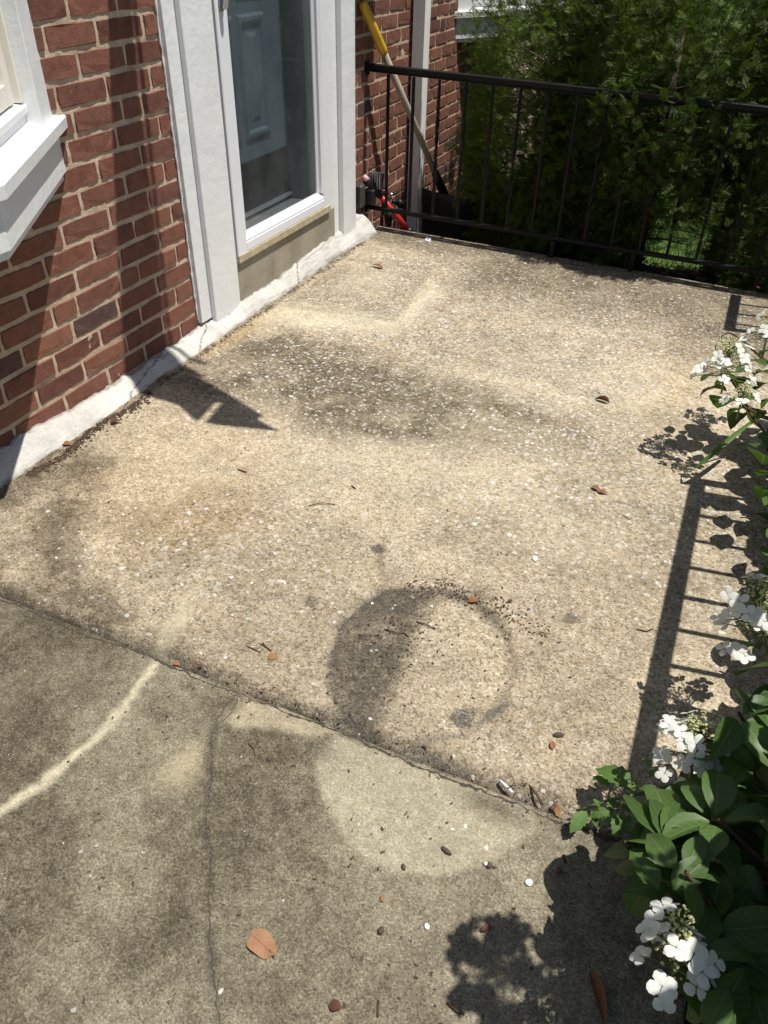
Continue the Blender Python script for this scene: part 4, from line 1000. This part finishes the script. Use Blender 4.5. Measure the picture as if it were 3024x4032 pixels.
FB, fs_, frg = bush('far hydrangea with white flower heads at the upper right, past the railing gap', -.25, .75, 190, 31, (2.3, .2, -.08), .75)
explicit(FB, fs_, [(2822, 1467, .23, 2759, 1503, .17, .5), (2888, 1501, .23, 2813, 1523, .18, .55), (2863, 1542, .22, 2755, 1554, .17, .42), (2881, 1571, .20, 2824, 1609, .12, .8),
    (2937, 1607, .20, 2863, 1643, .14, .55), (2928, 1627, .16, 2876, 1693, .07, .5), (3016, 1444, .26, 2931, 1433, .22, .35), (2894, 1467, .24, 2975, 1480, .22, .6),
    (2903, 1501, .22, 2967, 1519, .18, .5), (2885, 1480, .22, 2900, 1530, .15, .8), (3030, 1510, .24, 2968, 1540, .18, .6), (3040, 1480, .26, 2974, 1474, .22, .4),
    (2940, 1575, .2, 3000, 1590, .16, .6), (2870, 1470, .23, 2845, 1488, .2, .8), (3030, 1375, .28, 2990, 1400, .24, .6), (2945, 1600, .17, 2990, 1640, .1, .6), (2930, 1610, .15, 2960, 1665, .06, .6)])
F1 = np.array([1.822, .0, .288])
flower(FB, F1+np.array([.012, -.01, -.045]), (-.12, .10, 1), .105, .075, 30, 320, 1)
flower(FB, at(2920, 1575, h=.25), (-.05, 0, 1), .05, .045, 9, 110, 2, .017)
flower(FB, at(3018, 1330, h=.30), (-.1, .05, 1), .08, .055, 15, 160, 3)
fs_.tube([(2.2, -.05, -.08), tuple(at(2960, 1640, h=.15)), tuple(at(2885, 1500, h=.235)), tuple(F1+np.array([.012, -.01, -.05]))], [.005, .004, .0035, .003], 6)
fs_.tube([(2.25, .1, -.08), tuple(at(3024, 1650, h=.12)), tuple(at(2925, 1600, h=.215))], [.005, .004, .003], 6)
fs_.build('stems', m_twig, FB, True)

MBs, ms_, mrg = bush('middle hydrangea by the long bar shadow, one drooping white flower head at the frame edge', -1.02, -.25, 190, 32, (2.3, -.6, -.08), .85)
explicit(MBs, ms_, [(2977, 1759, .22, 2905, 1756, .16, .45), (3008, 1790, .2, 2998, 1834, .12, .9), (3040, 1860, .2, 2985, 1875, .14, .6), (3023, 2620, .22, 2902, 2660, .14, .75), (2990, 2560, .23, 2925, 2555, .18, .5),
    (3040, 1940, .2, 2990, 1960, .13, .6)])
flower(MBs, at(3010, 2490, h=.24), (-.35, .1, .8), .115, .070, 34, 240, 4, .0185)
ms_.build('stems', m_twig, MBs, True)

NB, ns_, nrg = bush('near hydrangea with two large white flower heads in the lower right corner', -2.05, -1.0, 150, 33, (2.2, -1.5, -.08), 1.0, 135)
explicit(NB, ns_, [(2609, 3304, .26, 2504, 3145, .17, .55), (2613, 3318, .255, 2468, 3336, .17, .55), (2566, 3351, .20, 2370, 3367, .13, .42), (2565, 3440, .20, 2421, 3409, .14, .62),
    (2557, 3470, .19, 2483, 3600, .12, .62), (2754, 3576, .24, 2598, 3460, .19, .5), (2774, 3684, .25, 2618, 3600, .19, .55), (2845, 3640, .26, 2808, 3510, .24, .5),
    (2615, 3310, .265, 2610, 3150, .2, .42), (2618, 3310, .265, 2690, 3215, .22, .5), (3035, 2872, .30, 2920, 2742, .22, .5), (3060, 2985, .30, 2975, 2935, .25, .6), (3055, 3140, .3, 2975, 3175, .24, .8),
    (2801, 2990, .25, 2720, 3034, .18, .6), (2848, 2979, .25, 2821, 3078, .17, .8), (2850, 2945, .25, 2722, 2935, .22, .45), (3060, 3380, .2, 2970, 3360, .15, .5), (2630, 3330, .25, 2700, 3440, .18, .5), (2620, 3320, .25, 2800, 3340, .2, .42),
    (2596, 3122, .2, 2515, 3105, .19, .55), (2622, 3240, .25, 2570, 3100, .2, .5), (2830, 3960, .22, 2700, 4010, .17, .6), (2920, 3700, .2, 2990, 3790, .14, .6), (2600, 3300, .25, 2520, 3270, .19, .4)])
F5 = at(2710, 2930, h=.20)
flower(NB, F5+np.array([.015, -.01, -.01]), (-.10, .10, 1), .085, .060, 50, 260, 5, .0168)
F6 = at(2650, 3860, h=.27)
flower(NB, F6+np.array([.0, .012, 0]), (-.14, .22, .75), .090, .045, 19, 150, 6, .0178)
ns_.tube([(2.2, -1.25, -.08), tuple(at(2900, 3130, h=.12)), tuple(F5+np.array([.02, -.01, -.06]))], [.005, .004, .003], 6)
ns_.tube([(2.2, -1.45, -.08), tuple(at(2780, 3440, h=.06)), tuple(at(2610, 3310, h=.255))], [.005, .004, .003], 6)
ns_.tube([(2.25, -1.75, -.08), tuple(at(2860, 3900, h=.18)), tuple(F6-np.array([0, 0, .05]))], [.005, .004, .003], 6)
SHF = 1
# one more flower head just outside the frame whose shadow falls on the walkway
sh_ = at(1985, 3830, h=-.014); flower(NB, sh_+np.array([1, .16, 3.04])*.335+np.array([0, 0, -.05]), (-.1, .1, 1), .12, .085, 46, 420, 7, .0195)
for k in range(7):
    q_ = sh_+np.array([1, .16, 3.04])*.325+np.array([random.uniform(-.05, .05), random.uniform(-.05, .05), random.uniform(-.05, .0)])
    a_ = k*.9; place_leaf(NB, q_, q_+np.array([math.cos(a_)*.07, math.sin(a_)*.07, -.01]), .045)
ns_.build('stems', m_twig, NB, True)

# small-leaved weed in the slab joint
WD = empty('weed', 'serrated light green weed creeping over the slab joint under the hydrangea', 'weed', tuple(at(2480, 3240, h=0)))
mb = MB(); wst = [at(2270, 3193, h=.012), at(2400, 3150, h=.045), at(2470, 3135, h=.06), at(2560, 3115, h=.075), at(2680, 3080, h=.06), at(2780, 3060, h=.0)]
mb.tube(wst, [.0028, .003, .0032, .0034, .0036, .004], 7)
for a, b in (((2395, 3152, .045), (2400, 3095, .07)), ((2440, 3145, .05), (2455, 3210, .035)), ((2500, 3130, .065), (2510, 3080, .09)), ((2400, 3150, .045), (2420, 3240, .02))):
    mb.tube([at(a[0], a[1], h=a[2]), at(b[0], b[1], h=b[2])], .0012, 5, False)
mb.build('stem', m_stem, WD, True)
explicit(WD, None, [(2498, 3112, .085, 2345, 3030, .07, .62), (2398, 3093, .07, 2332, 3058, .06, .55), (2470, 3085, .08, 2395, 3015, .07, .5), (2510, 3085, .09, 2478, 3112, .08, .8), (2540, 3110, .08, 2518, 3100, .09, .8),
    (2395, 3170, .05, 2440, 3172, .045, .75), (2440, 3160, .05, 2490, 3205, .04, .5), (2360, 3180, .04, 2335, 3145, .05, .6), (2400, 3190, .04, 2325, 3220, .025, .6), (2410, 3195, .04, 2375, 3240, .02, .7),
    (2430, 3200, .05, 2420, 3300, .03, .5), (2460, 3205, .05, 2430, 3260, .03, .6), (2480, 3210, .05, 2450, 3290, .03, .5), (2310, 3195, .03, 2245, 3280, .012, .6), (2330, 3190, .03, 2350, 3260, .012, .5),
    (2565, 3020, .07, 2528, 2985, .06, .55), (2585, 3010, .07, 2630, 3038, .06, .4), (2570, 3030, .06, 2560, 3060, .05, .6), (2350, 3185, .04, 2350, 3205, .02, .7), (2480, 3215, .05, 2475, 3230, .05, .7)], WLm)

# long arching grass blade and dead twig beside the hydrangea
def strip(name, pts, wd, mat, label, cat, up_=(0, 0, 1)):
    V = []; UV = []; n = len(pts); F = []
    P = [np.array(p) for p in pts]
    for i, p in enumerate(P):
        t = nrm(P[min(i+1, n-1)]-P[max(i-1, 0)]); s_ = nrm(np.cross(t, np.array(up_))); f_ = i/(n-1); w_ = wd*(math.sin(math.pi*(.12+.88*f_))**.6 if f_ < 1 else .05)
        V += [p-s_*w_+np.array([0, 0, w_*.5]), p, p+s_*w_+np.array([0, 0, w_*.5])]; UV += [(f_, 0), (f_, .5), (f_, 1)]
    for i in range(n-1):
        for k in (0, 1): F.append((i*3+k, i*3+k+1, i*3+4+k, i*3+3+k))
    o = mk(name, V, F, mat, None, True, UV); md = o.modifiers.new('solid', 'SOLIDIFY'); md.thickness = .0006; tag(o, label, cat); return o
strip('grass_blade', [at(2955, 1665, h=.14), at(2900, 1710, h=.13), at(2830, 1770, h=.11), at(2770, 1820, h=.08), at(2720, 1855, h=.045), at(2690, 1862, h=.012)], .0085, m_weed, 'long arching green grass blade over the shadow below the far hydrangea', 'grass blade')
o = MB().tube([at(3040, 1440, h=.13), at(2990, 1400, h=.12), at(2935, 1350, h=.11), at(2890, 1318, h=.09), at(2862, 1310, h=.07), at(2842, 1325, h=.04), at(2842, 1350, h=.01)], [.006, .005, .0042, .003, .0022, .0018, .001], 7).build('twig', m_twig, None, True)
tag(o, 'curved brown twig arching out beside the far hydrangea flowers', 'twig')

# ------------------------------------------------------------------ litter on the concrete
def dleaf(px, py, L, wd, ang, mat, label, curl=.2, meshseed=1, lift=.003, h=0.0):
    me = leaf_mesh('dry_leaf', mat, 0, meshseed+50, curl, .08, 0); P = at(px, py, h=h)
    o = bpy.data.objects.new('dry_leaf', me); COL.objects.link(o)
    o.matrix_world = Matrix.Translation(Vector((P[0], P[1], P[2]+lift))) @ Matrix.Rotation(ang, 4, 'Z') @ Matrix.Rotation(random.uniform(-.15, .1), 4, 'Y') @ Matrix.Diagonal((L, wd, L, 1)) @ Matrix.Translation((-.5, 0, 0))
    tag(o, label, 'leaf', 'dry leaves on the concrete'); return o
# the broad tan leaf on the walkway: rounded outline with wavy rim
V = [(0, 0, .004)]; F = []; UV = [(.5, .5)]; C = at(1034, 3722, h=-.014); n = 26
ex = nrm(at(1090, 3775, h=-.014)-at(985, 3680, h=-.014)); ey = np.array([-ex[1], ex[0], 0])
for rr in (.5, 1.0):
    for k in range(n):
        a = 2*math.pi*k/n; rad = rr*(1+.05*math.sin(5*a)+.05*random.uniform(-1, 1)*(rr == 1)); p = ex*math.cos(a)*.027*rad+ey*math.sin(a)*.0185*rad*(1.0-.18*math.cos(a))
        V.append((p[0], p[1], .003+.003*rr*math.sin(3*a+1)+.002*rr)); UV.append((.5+.5*rr*math.cos(a), .5+.5*rr*math.sin(a)))
for k in range(n): F.append((0, 1+k, 1+(k+1) % n)); F.append((1+k, 1+n+k, 1+n+(k+1) % n, 1+(k+1) % n))
stp = [ex*.030, ex*.040+ey*.003]
o = mk('dry_leaf', V, F, m_tanleaf, None, True, UV); o.location = tuple(C); tag(o, 'broad tan dry leaf lying alone on the walkway', 'leaf', 'dry leaves on the concrete')
s_ = MB().tube([tuple(np.array([.0, 0, .006])+ex*.015), tuple(np.array([.0, 0, .005])+ex*.029-ey*.003)], .0009, 5).build('leaf_stalk', m_twig, None); s_.parent = o
dleaf(1486, 1054, .066, .022, 2.9, m_dead, 'reddish dry leaf lying in front of the storm door', .25, 1)
dleaf(2370, 1582, .055, .016, 2.9, m_dead2, 'thin dark curled leaf right of the middle of the porch', .5, 2)
dleaf(2345, 1930, .034, .016, -.4, m_dead, 'left half of a pair of brown leaves near the long bar shadow', .35, 3)
dleaf(2372, 1945, .032, .013, .2, m_dead, 'right half of a pair of brown leaves near the long bar shadow', .35, 4)
dleaf(456, 1667, .034, .02, .9, m_dead2, 'dark purple-brown leaf scrap near the cement fillet', .5, 5)
dleaf(264, 1752, .028, .022, .3, m_dead, 'orange-brown leaf scrap in the dirt by the fillet', .2, 6)
dleaf(215, 1822, .016, .010, 1.2, m_dead, 'tiny orange leaf scrap left of the fillet dirt', .2, 7)
dleaf(1740, 940, .026, .022, 0.2, m_dead, 'orange-brown leaf lying under the bottom rail', .2, 8)
dleaf(1075, 2588, .026, .020, .5, m_pebw if False else m_tanleaf, 'pale round leaf beside the rusty screw', .05, 9, .001)
dleaf(1863, 2370, .026, .018, .4, m_dead, 'brown leaf flake on the rim of the planter ring', .2, 10)
dleaf(2008, 2370, .014, .009, 1.0, m_dead2, 'small dark leaf flake right of the planter ring', .2, 11)
dleaf(2174, 2939, .022, .011, 1.9, m_dead, 'narrow russet leaf flake near the weed', .35, 12)
dleaf(2190, 3195, .030, .014, -.9, m_dead, 'tan leaf flake at the slab joint beside the weed', .15, 13, .003, -.012)
dleaf(1322, 3966, .022, .016, .3, m_dead2, 'dark leaf scrap at the lower edge of the walkway', .3, 14, .003, -.014)
dleaf(2350, 3935, .085, .018, -1.1, m_dead, 'long rust-coloured leaf in the shade at the walkway edge', .3, 15, .004, -.02)
dleaf(1914, 3660, .022, .010, .8, m_dead2, 'small brown leaf flake on the shaded walkway', .3, 16, .003, -.014)
dleaf(694, 2614, .018, .012, .2, m_dead, 'red-brown leaf flake wedged in the slab lip', .2, 17, .0, -.012)

SC = MB(); a, b = at(1036, 2541, h=0)+np.array([0, 0, .003]), at(1068, 2566, h=0)+np.array([0, 0, .003]); SC.tube([a, b], [.0022, .0016], 7)
so_ = SC.build('screw', m_rust); tag(so_, 'rusty screw lying near the front lip of the porch', 'screw')
hd_ = MB().tube([a-(b-a)*.08, a], [.0045, .004], 9).build('screw_head', m_rust); hd_.parent = so_
o = MB().tube([at(1968, 3076, h=-.004)+np.array([0, 0, .003]), at(2018, 3124, h=-.006)+np.array([0, 0, .003])], [.0026, .0029], 8).build('cigarette_butt', m_paper, None, True); tag(o, 'flattened white cigarette butt in the slab joint', 'cigarette butt')
# paper tag
C = at(1686, 943, h=.002); ex = nrm(at(1706, 950, h=.002)-at(1672, 936, h=.002)); ey = nrm(at(1690, 932, h=.002)-at(1682, 954, h=.002))
P4 = [C+ex*.018*a+ey*.024*b+np.array([0, 0, .003+.003*b]) for a, b in ((-1, -1), (1, -1), (1, 1), (-1, 1))]
o = mk('paper_scrap', P4, [(0, 1, 2, 3)], m_paper); md = o.modifiers.new('solid', 'SOLIDIFY'); md.thickness = .0004; tag(o, 'small white paper tag on the porch under the railing', 'paper')
mb = MB()
for b in (-.35, .05, .35):
    mb.add([C+ex*.018*a+ey*.024*bb+np.array([0, 0, .0042+.003*bb]) for a, bb in ((-.5, b-.08), (.5, b-.08), (.5, b+.08), (-.5, b+.08))], [(0, 1, 2, 3)])
k_ = mb.build('faded_print', m_ink); k_.parent = o

def pebble(px, py, r, mat, label, sq=(1.3, .9, .55), h=0.0):
    P = at(px, py, h=h); mb = MB(); rg = np.random.default_rng(int(px+py)); mb.ball((0, 0, 0), r, 7, 5, sq); mb.V = [tuple(np.array(v)*rg.uniform(.85, 1.12)) for v in mb.V]
    o = mb.build('pebble', mat, None, True); o.location = (P[0], P[1], P[2]+r*.35); o.rotation_euler = (0, 0, rg.uniform(0, 3)); tag(o, label, 'pebble', 'loose pebbles and chips')
pebble(2106, 2203, .009, m_pebw, 'white chip right of the ring stain, near the top')
pebble(2110, 2180, .004, m_pebw, 'tiny white chip just above the larger one by the ring stain', (1, .9, .5))
pebble(2198, 2897, .0075, m_pebb, 'dark pellet pebble left of the near flower head', (1.7, .8, .8))
pebble(2202, 3432, .0065, m_pebb, 'dark round pebble at the edge of the leaf shadow', (1, 1, .8), -.014)
pebble(2082, 3478, .007, m_pebw, 'white heart-shaped chip on the walkway', (1, 1, .4), -.014)
pebble(1925, 3410, .006, m_pebb, 'brown pebble with a white chip on the walkway', (1.2, 1, .8), -.014)
pebble(1912, 3402, .004, m_pebw, 'white chip resting against a brown pebble', (1, 1, .6), -.012)
pebble(1757, 3352, .0065, m_pebb, 'slim dark pebble inside the pale circle', (1.8, .7, .7), -.014)
pebble(1588, 3416, .005, m_pebb, 'dark pebble below the pale circle', (1.3, .8, .7), -.014)
pebble(1503, 3540, .005, m_tanleaf, 'orange pebble on the middle of the walkway', (1.2, .8, .7), -.014)
pebble(1680, 3650, .005, m_pebw, 'cream pebble on the lower walkway', (1.2, .9, .7), -.014)
pebble(1060, 2992, .006, m_pebb, 'dark seed clump near the walkway crack', (1, .9, .9), -.014)
pebble(1158, 3018, .004, m_pebb, 'small dark seed right of the clump near the crack', (1.2, .9, .9), -.014)
pebble(1500, 3668, .006, m_pebb, 'dark seed head on the lower walkway', (1.1, .9, .9), -.014)
pebble(1465, 2368+10, .004, m_pebw, 'white pebble inside the top of the planter ring', (1, 1, .8))
pebble(1700, 2390, .004, m_pebw, 'white pebble beside the leaf flake in the planter ring', (1, 1, .8))
def twig(pts, r, label, h=0.0):
    o = MB().tube([at(x, y, h=h)+np.array([0, 0, .002+z]) for x, y, z in pts], r, 5).build('twig', m_twig, None, True); tag(o, label, 'twig', 'twigs on the concrete')
twig([(970, 2545, 0), (1000, 2560, .002), (1029, 2572, 0)], .0011, 'thin twig left of the rusty screw')
twig([(980, 2932, 0), (1000, 2955, .003), (1005, 2980, 0)], .0011, 'bent twig on the walkway right of the crack', -.014)
twig([(1515, 2480, 0), (1570, 2500, .004), (1590, 2495, .002), (1610, 2510, 0)], .0016, 'crooked dark twig in the left half of the planter ring')
twig([(1640, 2450, 0), (1680, 2465, .003), (1715, 2480, 0)], .0013, 'slim twig across the middle of the planter ring')
twig([(1215, 1993, 0), (1270, 1985, .003), (1320, 1988, 0)], .0012, 'long thin twig on the sunlit porch')
twig([(938, 1850, 0), (970, 1862, .001)], .0020, 'short dark twig near the tip of the arrow shadow')
twig([(1490, 3940, 0), (1488, 4005, 0)], .0018, 'straight brown twig at the bottom of the walkway', -.014)
twig([(1760, 3950, 0), (1800, 3985, .002), (1830, 3995, 0)], .0022, 'brown twig by the shadow at the bottom edge', -.014)
twig([(2560, 2640, 0), (2505, 2480, 0)] if False else [(2505, 2480, 0), (2545, 2490, .002), (2570, 2478, 0)], .0016, 'brown twig left of the long bar shadow')
twig([(2450, 2030, 0), (2480, 2050, 0)], .0012, 'tiny twig right of the brown leaf pair')
twig([(2080, 3090, 0), (2110, 3130, .003), (2135, 3170, 0)], .0025, 'bark sliver beside the cigarette butt', -.006)
twig([(560, 3965, 0), (470, 4040, 0)] if False else [(1385, 1915, 0), (1400, 1925, 0)], .002, 'small dark stem bit on the sunlit porch')

# fine grit: flecks of bark, leaf and stone scattered on the concrete and along the fillet
rg = np.random.default_rng(77); tv = np.array([(-1, -.45, 0), (1, -.35, .1), (.9, .4, 0), (-.8, .5, .15)]); TQ = [(tv, np.array([(0, 1, 2, 3)]))]
def scatter(name, P, smin, smax, mat, label, cat):
    k = len(P); a = rg.uniform(0, 6.28, k); X = nrm(np.stack([np.cos(a), np.sin(a), rg.normal(0, .2, k)], -1)); Yv = nrm(np.cross(np.array([0, 0, 1.0])+rg.normal(0, .25, (k, 3)), X))
    V, F = instance(TQ, P, X, Yv, rg.uniform(smin, smax, k), rg); tag(mkfast(name, V, F, mat), label, cat, kind='stuff')
def onslab(x, y, up_=.0022): return np.stack([x, y, -SLOPE*x+np.where(y < -1.389, -.014, 0)+up_], -1)
n = 700; y = rg.uniform(-1.0, -.45, n); x = .10+np.abs(rg.normal(0, .018, n))+.01*np.sin(y*20); P = onslab(x, y)
n2 = 260; y2 = rg.uniform(-.4, 1.3, n2); x2 = .095+np.abs(rg.normal(0, .015, n2)); P = np.vstack([P, onslab(x2, y2)])
scatter('leaf_litter', P, .002, .006, m_chip, 'brown leaf crumbs gathered along the cement fillet', 'debris')
n = 90; x = rg.normal(1.40, .14, n); y = rg.normal(-1.08, .16, n); P = onslab(x, y)
n = 260; x = rg.uniform(1.24, 1.60, n); y = -.925-.35*np.clip(np.abs(x-1.40)-.06, 0, 1)+rg.normal(0, .022, n); P = np.vstack([P, onslab(x, y)])
n = 170; x = rg.normal(1.28, .05, n); y = rg.normal(-1.14, .09, n); P = np.vstack([P, onslab(x, y)])
n3 = 160; x3 = rg.uniform(.9, 1.8, n3); y3 = -1.385+rg.normal(0, .015, n3); P = np.vstack([P, onslab(x3, y3, .001)])
n4 = 200; x4 = rg.uniform(.8, 1.9, n4); y4 = rg.uniform(-2.0, -1.4, n4); P = np.vstack([P, onslab(x4, y4)])
n5 = 260; x5 = rg.uniform(.2, 2.0, n5); y5 = rg.uniform(-1.3, 1.4, n5); P = np.vstack([P, onslab(x5, y5)])
scatter('grit', P, .0012, .0042, m_chip, 'dark bark flecks scattered over the porch and walkway', 'debris')
n4 = 45; x4 = rg.uniform(.6, 1.95, n4); y4 = rg.uniform(-2.1, -1.39, n4); scatter('stone_chips', onslab(x4, y4), .0008, .0020, m_pebw, 'tiny white stone chips on the walkway', 'debris')
n = 2600; x = rg.uniform(1.75, 3.0, n)**1.0; y = rg.uniform(-2.4, 1.4, n); x = np.where(x < 2.13, np.where(rg.random(n) < .75, x+.45, x), x)
k_ = (x > 2.14) | ((y < -1.36) & (x > 1.74+rg.random(n)*.25)); x = x[k_]; y = y[k_]
z = np.where(x > 2.13, -.05, np.where(x > 1.98, -.05, -SLOPE*x-.008)); scatter('bark_mulch', np.stack([x, y, z+rg.uniform(0, .012, len(x))], -1), .005, .016, m_chip, 'bark mulch and leaf litter under the hydrangeas', 'mulch')
n = 1400; x = rg.uniform(.1, 2.6, n); y = rg.uniform(1.58, 2.5, n); scatter('hedge_litter', np.stack([x, y, np.full(n, -.29)+rg.uniform(0, .02, n)], -1), .008, .022, m_dead, 'dry leaf litter and chips under the hedge', 'mulch')
